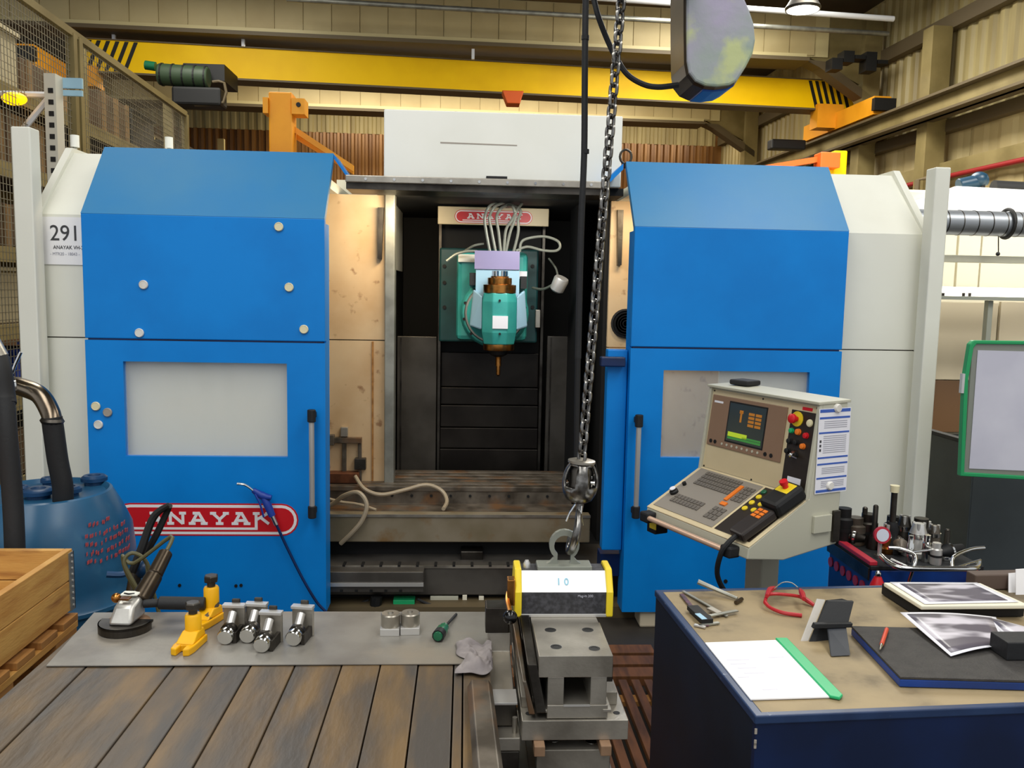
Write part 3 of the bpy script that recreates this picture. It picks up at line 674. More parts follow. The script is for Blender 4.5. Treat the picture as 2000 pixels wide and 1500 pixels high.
zt = U(975, 735, Y=YH).z; G().lathe([(.0, zt), (.012, zt + .01), (.012, zt + .06), (.017, zt + .06), (.017, h1.z - .07), (0, h1.z - .07)], (hx, YH, 0), n=14).out('cutting_tool', 'brass', hd, smooth=True)
z = h0.z
G().lathe([(.095, z), (.095, z + .045), (.07, z + .05), (.07, z + .085), (.052, z + .088), (.052, z + .095), (0, z + .095)], (hx, YH, 0), n=28).out('head_cap', 'brass', hd, smooth=True)
for i in range(6):
    t = 2 * pi * i / 6; G().cyl((hx + .035 * cos(t), YH + .035 * sin(t), z + .095), (hx + .035 * cos(t), YH + .035 * sin(t), z + .125), .011, n=8).out('cap_screw', 'chrome', hd)
e = rect(962, 617, 992, 642, YH - .105); G().box(e[0], e[1], YH - .106, YH - .1, e[2], e[3]).out('rating_plate', 'paper', hd)
for py in (587, 652): a = U(976, py, Y=YH - .1); G().cyl((a.x, YH - .106, a.z), (a.x, YH - .09, a.z), .007, n=8).out('grub_screw', 'black', hd)
for s in (-1, 1):
    g = G(); g.prism([(hx + s * .1, YH - .02, h1.z + .08), (hx + s * .17, YH + .06, h1.z + .1), (hx + s * .15, YH + .06, h0.z + .02), (hx + s * .1, YH - .02, h0.z - .02)], (0, .08, 0)); g.out('yoke_arm', 'skyb', hd, .01)
e = rect(929, 526, 1014, 600, 5.03); G().box(e[0], e[1], 5.03, 5.035, e[2], e[3]).out('splash_sheet', 'skyb', hd)
e = rect(927, 490, 1015, 526, 5.02); G().box(e[0], e[1], 5.02, 5.028, e[2], e[3]).out('upper_sheet', 'purple', hd)
# conduits to the head
def ct(pts, r, name='cable', mat='hosegrey', Y=5.05, parent=None):
    g = G(); g.tube([U(q[0], q[1], Y=(q[2] if len(q) > 2 else Y)) for q in pts], r, n=8); return g.out(name, mat, parent or mm, smooth=True)
for pts in ([(957, 492), (950, 455), (947, 425), (957, 402), (978, 398, 5.2)], [(968, 492), (960, 450), (956, 425), (966, 404), (985, 396, 5.2)], [(978, 492), (974, 455), (970, 425), (978, 408), (992, 400, 5.2)],
            [(988, 492), (996, 455), (1006, 425), (1002, 405), (990, 402, 5.2)], [(984, 492), (988, 450), (1000, 430), (1010, 410), (1022, 392, 5.2), (1024, 370, 5.2)], [(1003, 492), (1012, 455), (1012, 430), (1016, 410), (990, 398, 5.2)]):
    ct(pts, .009)
ct([(1015, 492), (1018, 474), (1030, 466), (1062, 462), (1088, 470), (1094, 482), (1085, 490), (1060, 489), (1030, 482), (1008, 490)], .008)
ct([(872, 510), (890, 497), (912, 491), (932, 491)], .008)
ct([(905, 492, 5.15), (925, 480, 5.1), (945, 476, 5.1)], .007); ct([(1072, 505, 5.3), (1086, 525, 5.2), (1090, 545, 5.1)], .006); ct([(1040, 562, 5.3), (1060, 565, 5.2), (1080, 556, 5.1)], .008)
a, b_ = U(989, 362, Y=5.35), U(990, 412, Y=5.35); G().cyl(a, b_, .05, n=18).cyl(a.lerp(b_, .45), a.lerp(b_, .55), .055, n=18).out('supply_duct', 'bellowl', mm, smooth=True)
a = U(1090, 560, Y=5.05); G().lathe([(.03, -.03), (.042, -.02), (.045, .05), (.04, .06), (0, .06)], a, V((.35, -.35, .9)), 20).out('work_lamp', 'alu', mm, smooth=True)
# table with T slots
tb = thing_tb = mbx('machine_table', 'cast', (-1.9, .62, 4.76, 5.22, .35, .545))
sx0, sx1 = -1.9, .62
for i in range(6):
    y = 4.755 + i * .079; G().box(sx0, sx1, y, y + .058, .545, .572).out('table_strip', 'cast', tb, .003)
G().box(-1.9, .66, 4.50, 4.76, .35, .475).out('table_ledge', 'cast', tb)
G().box(-1.9, .685, 4.455, 4.52, .34, .492).out('table_front', 'tableface', tb, .006)
G().box(-1.9, .685, 4.448, 4.456, .478, .492).out('lit_edge', 'steel', tb)  # bright steel strip paints the light on the table's front edge
g = G()
for i in range(10): g.cyl((-.4 + i * .11, 4.75, .52), (-.4 + i * .11, 4.758, .52), .008, n=8)
g.out('tapped_holes', 'black', tb)
mbx('table_carriage', 'cavity', (-1.6, .6, 4.55, 5.3, .2, .34))
a = U(925, 1082, Y=4.5); mbx('way_wiper', 'steeld', (a.x - .07, a.x + .05, 4.45, 4.55, a.z - .03, a.z + .03), bevel=.005)
e = rect(640, 1105, 1010, 1162, 4.35)
wy = mbx('slideway', 'slideway', (-1.9, .78, 4.35, 4.75, e[2], e[3]), bevel=.004)
G().box(-1.9, .78, 4.345, 4.352, e[3] - .012, e[3] + .002).out('lit_edge', 'steel', wy)  # pale strip stands in for light along the slideway edge
for i in range(12): x = -.62 + i * .095; G().box(x, x + .014, 4.342, 4.4, e[3] - .002, e[3] + .006).out('way_bolt', 'black', wy)
e = rect(640, 1112, 828, 1152, 4.3)
wc = mbx('telescopic_cover', 'slideway', (-1.5, e[1], 4.26, 4.35, e[2], e[3]), bevel=.004)
z = U(740, 1143, Y=4.25).z; G().box(-1.5, e[1], 4.25, 4.262, z - .008, z + .01).out('lit_edge', 'alu', wc)  # bright bar drawn as the highlight on the cover edge
for i in range(5): G().box(-.62 + i * .075, -.606 + i * .075, 4.252, 4.262, e[2] + .006, e[2] + .016).out('cover_screw', 'black', wc)
mbx('base_tray', 'duskbeam', (-1.7, 2.2, 4.25, 6.3, 0, .06))
e = rect(768, 1171, 810, 1186, 4.3); mbx('green_box', 'green', (e[0], e[1], 4.29, 4.36, e[2], e[3]), bevel=.003)
for (pa, pb, ya, yb, mt) in ((840, 895, 1165, 1190, 'consg'), (903, 912, 1162, 1190, 'creamm'), (935, 945, 1165, 1188, 'creamm'), (1212, 1270, 1195, 1215, 'galv')):
    e = rect(pa, ya, pb, yb, 4.35); mbx('base_bracket', mt, (e[0], e[1], 4.35, 4.42, e[2], e[3]), bevel=.003)
ct([(660, 1190, 4.3), (690, 1183, 4.32), (720, 1172, 4.34)], .008, 'base_cable', 'rubber'); ct([(815, 1170, 4.3), (850, 1183, 4.3), (920, 1186, 4.28), (960, 1182, 4.3), (1000, 1165, 4.3)], .008, 'base_cable', 'rubber')
ct([(735, 1165, 4.28), (733, 1190, 4.28)], .03, 'base_leg', 'black')
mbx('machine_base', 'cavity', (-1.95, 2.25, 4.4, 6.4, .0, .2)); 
mbx('machine_foot', 'creamd', (.9, 1.35, 4.12, 4.3, 0, .09), bevel=.01)
area('machine_lamp', (-.3, 4.62, 2.12), .5, 5.5, (1, .80, .52), (-.9, 4.95, 1.5), sy=.1)
area('machine_lamp', (.35, 4.55, 2.1), .4, 4, (1, .97, .9), (.2, 5.0, 1.4), sy=.1)
area('machine_lamp', (.95, 4.6, 2.12), .3, 2, (1, .80, .52), (1.0, 4.95, 1.5), sy=.1)
# clamp fixture and hoses standing on the table
cf = thing('clamp_fixture', 'rusty clamp fixture standing on the left end of the machine table', 'fixture', U(680, 945, Y=4.85))
def cfb(name, mat, r_, Y, d, bv=.003): e = rect(*r_, Y); return G().box(e[0], e[1], Y, Y + d, max(e[2], .573), e[3]).out(name, mat, cf, bv)
cfb('base_block', pm('rusty base', '#7a4a30', .5, .5, c2='#5c3826', scale=20), (640, 925, 700, 948), 4.82, .12)
cfb('post', 'cast', (668, 842, 676, 930), 4.88, .03); cfb('clamp_arm', 'cast', (645, 855, 706, 866), 4.87, .05); cfb('post', 'cast', (699, 866, 706, 940), 4.88, .03)
cfb('hex_nut', 'steel', (665, 835, 679, 853), 4.87, .05); cfb('side_block', 'steeld', (692, 896, 714, 918), 4.86, .06); cfb('arm_block', 'cast', (640, 850, 652, 870), 4.86, .06)
def ttube(pts, r, name, mat, label, cat, sub=6):
    g = G(); g.tube(pts, r, n=8, sub=sub); return tag(g.out(name, mat, smooth=True), label, cat)
ttube([U(694, 930, Y=4.78), U(712, 955, Y=4.72), U(745, 966, Y=4.72), U(790, 957, Y=4.72), U(832, 947, Y=4.72), U(862, 958, Y=4.72), U(873, 978, Y=4.66), U(866, 994, z=.503)], .011, 'coolant_hose', 'hose', 'beige hose looping across the machine table beside the clamp fixture', 'hose')
ttube([U(600, 1004, Y=4.60), U(648, 985, Y=4.56), U(672, 968, Y=4.5), U(700, 962, Y=4.45), U(716, 985, Y=4.43), U(708, 1015, Y=4.42), U(688, 1040, Y=4.42), U(665, 1062, Y=4.43)], .012, 'coolant_hose', 'hose', 'beige hose drooping over the front edge of the machine table', 'hose')
ttube([U(620, 968, Y=4.62), U(665, 980, Y=4.62), U(700, 985, Y=4.6), U(735, 996, Y=4.56)], .008, 'coolant_hose', 'hose', 'thin pale hose lying flat on the ledge of the machine table', 'hose')
# eye bolt on the right door hood
a = U(1222, 310, Y=4.42); tag(G().tube([a + V((.03 * cos(t * pi / 5), 0, .035 * sin(t * pi / 5) + .01)) for t in range(10)], .006, closed=True, sub=2).cyl(a - V((0, 0, .05)), a - V((0, 0, .02)), .008, n=8).out('lifting_eye', 'steeld', smooth=True), 'small steel lifting eye on the left corner of the right blue hood', 'eye bolt')

# ------------------------------------------------------------------ round magnets on the door and the paper sign
def magnet(p, ax, mat, label, r=.021, group=None):
    t = G().lathe([(r * .92, 0), (r, .002), (r, .008), (r * .85, .011), (r * .8, .0095), (0, .0095)], p, ax, 22).out('round_magnet', mat, smooth=True)
    return tag(t, label, 'magnet', group)
for (px, py, mt, lb) in ((545, 443, 'capc', 'cream round magnet near the upper right corner of the left blue door'), (281, 556, 'cap', 'white round magnet in the left middle of the upper left door panel'),
    (565, 561, 'capc', 'pale round magnet in the right middle of the upper left door panel'), (273, 650, 'cap', 'white round magnet just above the seam on the left of the left door'),
    (594, 643, 'capc', 'cream round magnet just above the seam on the right of the left door'), (188, 793, 'capc', 'cream round magnet, highest of three left of the left door window'),
    (211, 805, 'capg', 'grey round magnet, rightmost of three left of the left door window'), (193, 829, 'cap', 'white round magnet, lowest of three left of the left door window')):
    a = U(px, py, Y=YD); magnet((a.x, YD - .0005, a.z), (0, -1, 0), mt, lb)
e = rect(68, 424, 190, 517, 4.195)
sg = thing('paper_sign', 'white paper sign reading 291 tucked behind the left blue door', 'sign', ((e[0] + e[1]) / 2, 4.195, e[2]))
G().box(e[0], e[1], 4.194, 4.197, e[2], e[3]).out('sheet', 'paperw', sg)
def text(s, loc, size, mat, parent, rz=0, rx=pi / 2, name='lettering', dep=.0008, Mx=None, sx=1.0):
    c = bpy.data.curves.new('t', 'FONT'); c.body = s; c.size = size; c.extrude = dep; o = bpy.data.objects.new('t', c); COL.objects.link(o)
    dg = bpy.context.evaluated_depsgraph_get(); me = bpy.data.meshes.new_from_object(o.evaluated_get(dg)); bpy.data.objects.remove(o)
    X = Mx if Mx is not None else Matrix.Translation(loc) @ Euler((rx, 0, rz)).to_matrix().to_4x4() @ Matrix.Diagonal((sx, 1, 1, 1))
    if parent is not None and root_of(parent).name not in LOCAL: X = wm(parent).inverted() @ X
    me.transform(X); me.materials.clear(); me.materials.append(M[mat] if isinstance(mat, str) else mat)
    o = bpy.data.objects.new(name, me); COL.objects.link(o); o.parent = parent; return o
a = U(97, 469, Y=4.193); text('291', (a.x, 4.193, a.z), .103, 'ink', sg, sx=.92)
a = U(104, 486, Y=4.193); text('ANAYAK VH-2200', (a.x, 4.193, a.z), .024, 'ink', sg, sx=.9)
a = U(98, 498, Y=4.193); text('- MTR20 - 18043 -', (a.x, 4.193, a.z), .02, 'inkl', sg, sx=.9)
a = U(72, 440, Y=4.19); magnet((a.x, 4.193, a.z), (0, -1, 0), 'capc', 'cream round magnet holding the top left corner of the paper sign')
# air gun on the door with its hose
ag = thing('air_blow_gun', 'dark blue air blow gun hanging on the left door with a thin hose', 'air gun', U(515, 985, Y=YD - .04))
G().tube([U(463, 945, Y=4.03), U(478, 947, Y=4.03), U(492, 956, Y=4.035), U(502, 966, Y=4.04)], .006, n=8).out('nozzle', 'chrome', ag, smooth=True)
g = G(); g.tube([U(494, 957, Y=4.04), U(512, 968, Y=4.05), U(530, 972, Y=4.05)], [.012, .02, .012], n=10)
g.tube([U(512, 965, Y=4.05), U(522, 985, Y=4.05), U(532, 1008, Y=4.05)], [.016, .02, .017], n=10, flat=.8); g.out('body', 'blu', ag, smooth=True)
G().tube([U(498, 965, Y=4.03), U(508, 985, Y=4.03), U(515, 1010, Y=4.035)], .005, n=6).out('trigger', 'blu', ag, smooth=True)
G().cyl(U(532, 1008, Y=4.05), U(540, 1025, Y=4.05), .011, n=10).out('coupling', 'chrome', ag, smooth=True)
G().tube([U(540, 1025, Y=4.05), U(560, 1068, Y=4.06), U(590, 1128, Y=4.06), U(618, 1175, Y=4.06), U(640, 1200, Y=4.06), U(648, 1230, Y=4.06)], .007, n=8).out('air_hose', 'bluedk', ag, smooth=True)
# ================================================================== WORKBENCH (planks) WITH STEEL SHEET
ZP = .74
wb = thing('workbench', 'heavy workbench of oily wooden planks in the left foreground', 'workbench', (-.48, 1.7, 0))
ed = [-1.045] + [U(x, 1303, z=ZP).x for x in (166, 337, 412, 488, 574, 666, 742, 816, 886)] + [.005, .075]
ed = sorted(ed)
for i in range(len(ed) - 1):
    dz = random.uniform(-.0025, 0)
    G().box(ed[i] + .0016, ed[i + 1] - .0016, .95, 2.40, ZP - .05 + dz, ZP + dz).out('plank', 'plank', wb, .0025)
G().box(-1.03, .06, .97, 2.39, ZP - .075, ZP - .0525).out('underframe', 'steeld', wb)
for x in (-.98, .01):
    for y in (1.02, 2.33): G().box(x - .035, x + .035, y - .035, y + .035, 0, ZP - .075).out('leg', 'steeld', wb)
def sh(x, y): return U(x, y, z=ZP + .002)
g = G(); P = [sh(90, 1301), sh(480, 1299), sh(890, 1297), sh(985, 1296), V((.10, 2.42, ZP + .002)), V((-.5, 2.425, ZP + .002)), V((-1.05, 2.42, ZP + .002))]
for p_ in P: p_.z = ZP + .0008
P[3].x = .078; P[4].x = .078
g.prism(P, (0, 0, .0022)); tag(g.out('steel_sheet', 'sheet'), 'worn grey steel sheet covering the back of the wooden workbench', 'steel sheet')
ZS_ = ZP + .003
def on(x, y, z=ZS_): return U(x, y, z=z)
# steel bar on the planks
a, b_ = U(937, 1335, z=ZP + .02), U(960, 1560, z=ZP + .02)
d = (b_ - a).normalized(); n = V((-d.y, d.x, 0)); a = a + n * .0
pf = [(-.026, 0), (.026, 0), (.03, .012), (.02, .03), (-.02, .03), (-.03, .012)]
c = V((a.x, a.y, ZP)); tag(G().prism([c + n * u + V((0, 0, v + .0005)) for u, v in pf], d * .55).out('steel_bar', 'cast', bevel=.003), 'brown chamfered steel bar lying along the planks beside the steel stack', 'bar')

# ---- angle grinder
gr_ = thing('angle_grinder', 'old angle grinder with silver gear head resting on the left of the steel sheet', 'power tool', (0, 0, 0), local=True)
G().lathe([(0, 0), (.058, 0), (.062, .004), (.062, .008), (0, .008)], (0, 0, .012), n=28).out('grinding_disc', 'wood', gr_)
g = G(); n = 20; o_, i_ = [], []
for k in range(n + 1):
    t = pi + pi * k / n; o_.append(V((.07 * cos(t), .07 * sin(t), .018)));
g.prism(o_ + [V((.07, .012, .018)), V((-.07, .012, .018))], (0, 0, .006))
for k in range(n):
    t, t2 = pi + pi * k / n, pi + pi * (k + 1) / n
    g.prism([(.07 * cos(t), .07 * sin(t), .002), (.07 * cos(t2), .07 * sin(t2), .002), (.07 * cos(t2), .07 * sin(t2), .024), (.07 * cos(t), .07 * sin(t), .024)], (-.003 * cos(t), -.003 * sin(t), 0))
g.out('wheel_guard', 'steeld', gr_, smooth=True)
g = G(); g.wedge([(-.033, -.042, .024), (.033, -.042, .024), (.036, .05, .024), (-.036, .05, .024), (-.025, -.01, .07), (.025, -.01, .07), (.029, .05, .085), (-.029, .05, .085)]); hd_ = g.out('gear_head', pm('cast alu', '#c4c2bc', .38, .6, c2='#a9a69e', scale=15), gr_, .009, smooth=True)
G().box(-.024, .024, .02, .05, .084, .09).out('head_cap', 'grey', hd_, .003)
g = G(); g.tube([(-.014, .026, .0905), (0, .022, .0905), (.014, .026, .0905)], .0025, n=6); g.out('spindle_slot', 'black', hd_)
G().box(-.013, .012, -.008, .012, .083, .087).out('model_plate', 'brass', hd_)
G().cyl((.018, .045, .06), (.03, .12, .11), .028, .024, 20).cyl((.03, .12, .11), (.036, .19, .155), .022, .02, 20).out('motor_body', 'hoistbrown', gr_, .004, smooth=True)
G().cyl((.035, .03, .06), (.075, .04, .06), .012, n=10).cyl((.075, .04, .06), (.20, .05, .056), .018, n=14).out('side_handle', 'rubber', gr_, .003, smooth=True)
G().ball((-.045, .045, .07), .014, n=10).out('plug_cap', 'brass', gr_, smooth=True)
p = on(220, 1247); gr_.location = (p.x + .01, p.y + .065, ZS_); gr_.rotation_euler = (0, 0, radians(-3))
gw = [V((gr_.location.x + .046, gr_.location.y + .185, ZS_ + .155))]
ttube([gw[0], V((gw[0].x + .0, gw[0].y + .05, ZS_ + .19)), U(262, 1100, Y=2.55), U(240, 1085, Y=2.56), U(250, 1125, Y=2.57), U(283, 1175, Y=2.58), U(296, 1140, Y=2.58), U(284, 1095, Y=2.57), U(258, 1080, Y=2.56), U(243, 1100, Y=2.55), U(268, 1150, Y=2.55), U(282, 1178, Y=2.56), U(290, 1150, Y=2.58), U(288, 1100, Y=2.6), U(298, 1150, Y=2.6), U(310, 1196, Y=2.6), U(316, 1240, Y=2.6), V((U(316, 1240, Y=2.6).x, 2.6, .01))], .006, 'power_cable', pm('olive cable', '#5a5638', .5), 'olive grey power cable looped beside the drum above the angle grinder', 'cable', 4)
# long handled black tool leaning behind the grinder
bt = thing('pinch_bar_tool', 'black two legged lever tool leaning between the drum and the blue door', 'hand tool', (U(262, 1120, Y=2.62)))
G().tube([U(258, 1118, Y=2.6), U(277, 1070, Y=2.62), U(300, 1010, Y=2.64), U(330, 986, Y=2.64)], [.012, .013, .012, .008], n=8).out('leg', 'black', bt, smooth=True)
G().tube([U(282, 1085, Y=2.66), U(305, 1045, Y=2.66), U(326, 1000, Y=2.66), U(332, 988, Y=2.64)], [.010, .011, .010, .008], n=8).out('leg', 'rubber', bt, smooth=True)
a = U(272, 1120, Y=2.64); G().cyl(U(266, 1110, Y=2.64), U(255, 1185, Y=2.62), .018, .022, 12).out('socket', 'steeld', bt, .003, smooth=True)
G().ball(U(275, 1112, Y=2.64), .028, (1, .8, 1), 12).out('joint', 'drumcap', bt, smooth=True)
# ---- yellow screw jacks
def jack(label, hpost):
    t = thing('screw_jack', label, 'jack', (0, 0, 0), local=True, group=None)
    g = G(); W = .036
    pts = [(-W, .05), (-W, -.045), (-W * .85, -.075), (-.011, -.08), (-.009, -.045), (.009, -.045), (.011, -.08), (W * .85, -.075), (W, -.045), (W, .05)]
    g.prism([V((x, y, 0)) for x, y in pts], (0, 0, .024)); g.out('base_fork', 'yellow2', t, .004)
    g = G(); g.wedge([(-.03, -.045, .024), (.03, -.045, .024), (.03, .05, .024), (-.03, .05, .024), (-.026, -.002, .05), (.026, -.002, .05), (.026, .045, .05), (-.026, .045, .05)]); g.out('foot_web', 'yellow2', t, .004)
    G().lathe([(.026, .04), (.026, hpost - .006), (.022, hpost), (0, hpost)], (0, .022, 0), n=22).out('post', 'yellow2', t, smooth=True)
    g = G().lathe([(.014, hpost), (.014, hpost + .02), (0, hpost + .02)], (0, .022, 0), n=16); g.out('screw', 'steeld', t, smooth=True)
    g = G().lathe([(.024, hpost + .016), (.025, hpost + .02), (.025, hpost + .034), (.022, hpost + .038), (0, hpost + .038)], (0, .022, 0), n=6); g.out('hex_head', 'steeld', t, .001)
    return t
j = jack('front yellow screw jack with forked foot and dark hex bolt on the steel sheet', .10); p = on(357, 1282); j.location = (p.x, p.y + .062, ZS_); j.rotation_euler = (0, 0, radians(-8)); j.scale = (.8, .8, .82)
j = jack('taller yellow screw jack standing behind the front yellow jack', .115); p = on(391, 1236); j.location = (p.x, p.y + .072, ZS_); j.rotation_euler = (0, 0, radians(-18)); j.scale = (.8, .8, .86)
# ---- clamps: steel plate with chrome cylinder
cl = thing('clamp_unit', '', 'clamp', (0, 0, 0), local=True)
G().prism([(-.029, .0, 0), (.029, 0, 0), (.029, .0, .076), (-.029, .0, .076)], (0, .011, 0)).out('back_plate', 'steel', cl, .0015)
G().box(-.030, .030, -.008, .014, .076, .084).out('top_bar', 'alu', cl, .001)
G().box(.016, .026, -.06, .0, 0, .03).out('side_foot', 'steeld', cl, .001)
G().lathe([(.019, 0), (.021, .003), (.021, .018), (.0175, .02), (.0175, .05), (.0, .05)], (0, -.075, .021), (0, 1, .14), 24).out('cylinder', 'chrome', cl, smooth=True)
G().lathe([(.022, 0), (.022, .012), (0, .012)], (0, -.045, .026), (0, 1, .14), 24).out('collar', 'steeld', cl, smooth=True)
G().lathe([(.011, 0), (.011, .05), (0, .05)], (0, -.045, .03), (0, .75, .7), 14).out('neck', 'alu', cl, smooth=True)
G().cyl((0, -.014, .062), (0, -.002, .055), .0085, n=10).out('cap_screw', 'steeld', cl, smooth=True)
G().box(-.01, .012, .011, .02, .05, .094).out('rear_lug', 'steeld', cl, .003)
cspots = [(442, 1262, 'chrome clamp unit nearest the yellow jacks, leftmost of four on the sheet', -4), (487, 1259, 'chrome clamp unit directly behind the foremost clamp unit, second from left', -6),
          (516, 1278, 'foremost chrome clamp unit of the four on the steel sheet', -7), (580, 1265, 'chrome clamp unit standing apart at the right of the four', -9)]
for i, (px, py, lb, rz) in enumerate(cspots):
    p = on(px, py); loc = (p.x, p.y + .078, ZS_)
    if i == 0: cl.location = loc; cl.rotation_euler = (0, 0, radians(rz)); cl['label'] = lb; cl['group'] = 'clamp units on the steel sheet'
    else: dup(cl, loc, radians(rz), lb)
# two round steel buttons on square blocks
sb = thing('support_button', 'left one of two round steel supports on square blocks', 'support', (0, 0, 0), local=True, group='round steel supports on the sheet')
G().box(-.026, .026, -.028, .024, 0, .02).out('square_block', 'alu', sb, .0015)
G().lathe([(.0255, .02), (.0265, .022), (.0265, .052), (.024, .055), (.008, .055), (.007, .06), (0, .06)], (0, 0, 0), n=26).out('round_button', 'steel', sb, smooth=True)
p = on(761, 1243); sb.location = (p.x, p.y + .028, ZS_)
p = on(797, 1241); dup(sb, (p.x + .004, p.y + .028, ZS_), radians(2), 'right one of two round steel supports on square blocks')
# screwdriver
sd = thing('screwdriver', 'green and black screwdriver lying on the steel sheet', 'screwdriver', (0, 0, 0), local=True)
G().lathe([(0, 0), (.012, .002), (.0165, .014), (.0165, .05), (.012, .064), (.013, .07), (0, .07)], (0, 0, .0168), (0, 1, 0), 10).out('handle', 'greend', sd, smooth=True)
G().lathe([(.0168, .006), (.0172, .02), (.0168, .03)], (0, 0, .0168), (0, 1, 0), 10).out('grip_ring', 'black', sd, smooth=True)
G().cyl((0, .068, .016), (0, .20, .004), .0038, n=8).out('shaft', 'black', sd, smooth=True)
p = on(854, 1256); sd.location = (p.x, p.y, ZS_); sd.rotation_euler = (0, 0, radians(-14))
# rag
g = G(); N_ = 26; import mathutils.noise as mn
cx, cy = on(945, 1283).x, on(940, 1287).y; grid = {}
for i in range(N_ + 1):
    for k in range(N_ + 1):
        u, v = i / N_ * 2 - 1, k / N_ * 2 - 1
        ang = atan2(v, u); rr = max(abs(u), abs(v)); ed_ = .85 + .18 * sin(ang * 3 + 1) + .1 * sin(ang * 7)
        x, y = cx + u * .078 * ed_, cy + v * .095 * ed_
        hgt_ = (.5 + mn.noise((u * 1.6 + 3, v * 1.6, 1))) * .026 + abs(mn.noise((u * 3.2, v * 3.2, 5))) * .03
        hgt_ *= (1 - rr ** 4) * .95 + .05
        grid[i, k] = g.b.verts.new((min(x, .078), y, ZS_ + .002 + max(0, hgt_)))
for i in range(N_):
    for k in range(N_): g.b.faces.new((grid[i, k], grid[i + 1, k], grid[i + 1, k + 1], grid[i, k + 1]))
rag = g.out('rag', 'cloth', smooth=True); tag(rag, 'crumpled dirty grey rag at the right end of the steel sheet', 'rag'); md = rag.modifiers.new('s', 'SOLIDIFY'); md.thickness = .0015; md.offset = 1
md = rag.modifiers.new('ss', 'SUBSURF'); md.levels = 1; md.render_levels = 1
# small white chips on the sheet are left to the material

# ================================================================== DRUM, HOSES, CRATE
dc = V((-1.60, 3.30, 0)); RD = .325
dm = thing('oil_drum', 'blue steel drum with blue caps standing left of the machine', 'drum', dc)
zt = .885
G().lathe([(RD - .01, 0), (RD, .01), (RD, .25), (RD + .012, .262), (RD + .012, .275), (RD, .29), (RD, .46), (RD + .012, .472), (RD + .012, .486), (RD, .50), (RD - .003, .56), (RD - .02, .74), (RD - .055, .82), (RD - .09, zt), (RD - .1, zt + .004), (RD - .115, zt - .012), (0, zt - .012)], dc, n=56).out('body', 'drum', dm, smooth=True)
zt -= .012
def cap(px, py, r, h=.028):
    a = U(px, py, z=zt + .02); G().lathe([(r * .75, 0), (r * .75, h * .3), (r, h * .45), (r, h * .85), (r * .8, h * 1.1), (r * .5, h * 1.1), (r * .45, h * .9), (0, h * .9)], (a.x, a.y, zt), n=22).out('cap', 'drumcap', dm, smooth=True)
cap(184, 936, .05, .034); cap(135, 958, .045, .034); cap(75, 962, .055, .034); cap(95, 938, .03, .03); cap(40, 955, .03, .03)
a = dc + V((0, 0, 0))
# red print on the drum shoulder: short illegible strokes
g = G()
for row in range(5):
    z = .80 - row * .033; t0 = radians(-41 + (5 if row == 0 else 0))
    t = t0
    while t < t0 + radians(38 if row else 16):
        wd = random.choice([.012, .016, .022]); rr = RD - .008 - (.055 * max(0, (z - .74) / .08)) + .010 if z > .74 else RD - .02 * (z - .56) / .18 + .004
        for q in range(random.choice([1, 2])):
            ta = t + q * wd / RD * .5; z_ = z - .005 * sin(t * 9)
            x, y = dc.x + rr * cos(ta), dc.y + rr * sin(ta); x2, y2 = dc.x + rr * cos(ta + wd / RD * .4), dc.y + rr * sin(ta + wd / RD * .4)
            zz = z_ + random.uniform(-.004, .004)
            g.prism([(x, y, zz - .008), (x2, y2, zz - .004), (x2, y2, zz + .009), (x, y, zz + .005)], (cos(t) * .0015, sin(t) * .0015, 0))
        t += (wd + .006) / RD
g.out('red_print', 'drumtxt', dm, kind='stuff')
a = U(228, 1122, Y=3.02); G().tube([U(208, 1122, Y=3.0), U(240, 1122, Y=3.02), U(250, 1112, Y=3.04)], .012).out('drum_handle', 'drumcap', dm, smooth=True)
# bent steel pipe + black hoses
sp = thing('suction_pipe', 'bent steel suction pipe rising from the blue drum into a black hose', 'pipe', U(110, 940, z=.885))
pz = U(122, 945, Y=3.2)
G().tube([U(20, 752, Y=3.3), U(45, 757, Y=3.28), U(78, 772, Y=3.25), U(98, 805, Y=3.22), U(103, 828, Y=3.2)], .034, n=14).out('bent_pipe', pm('heated steel pipe', '#8d8170', .25, 1, c2='#5d5145', scale=6), sp, smooth=True)
G().tube([U(101, 815, Y=3.2), U(106, 850, Y=3.2), U(113, 900, Y=3.2), pz, V((pz.x, pz.y, zt))], .036, n=14, sub=3).out('rubber_sleeve', 'rubber', sp, smooth=True)
p0 = U(102, 822, Y=3.2); G().lathe([(.036, -.01), (.042, 0), (.036, .01)], p0, (.1, 0, 1), 16).out('hose_clip', 'steeld', sp, smooth=True)
G().tube([U(10, 733, Y=3.24), U(22, 731, Y=3.22), U(30, 712, Y=3.22), U(41, 688, Y=3.22)], .006, sub=3, n=6).tube([U(22, 732, Y=3.22), U(28, 745, Y=3.2), U(30, 762, Y=3.2)], .006, n=6).out('wire_tie', 'chrome', sp, smooth=True)
vh = thing('vacuum_wand', 'thick black vertical hose tube at the left edge of the picture', 'hose', U(25, 1100, Y=2.75))
G().tube([U(8, 778, Y=2.85), U(14, 850, Y=2.83), U(25, 980, Y=2.82), U(30, 1100, Y=2.8), U(34, 1250, Y=2.8)], .031, n=16, sub=4).out('tube', 'rubber', vh, smooth=True)
G().tube([U(-6, 700, Y=2.88), U(0, 725, Y=2.87), U(6, 770, Y=2.86), U(9, 790, Y=2.85)], .036, n=16, sub=3).out('rubber_cuff', 'black', vh, smooth=True)
a = U(-4, 700, Y=2.88); G().cyl(a, a + V((-.03, 0, .06)), .034, n=16).out('steel_end', 'steel', vh, smooth=True)

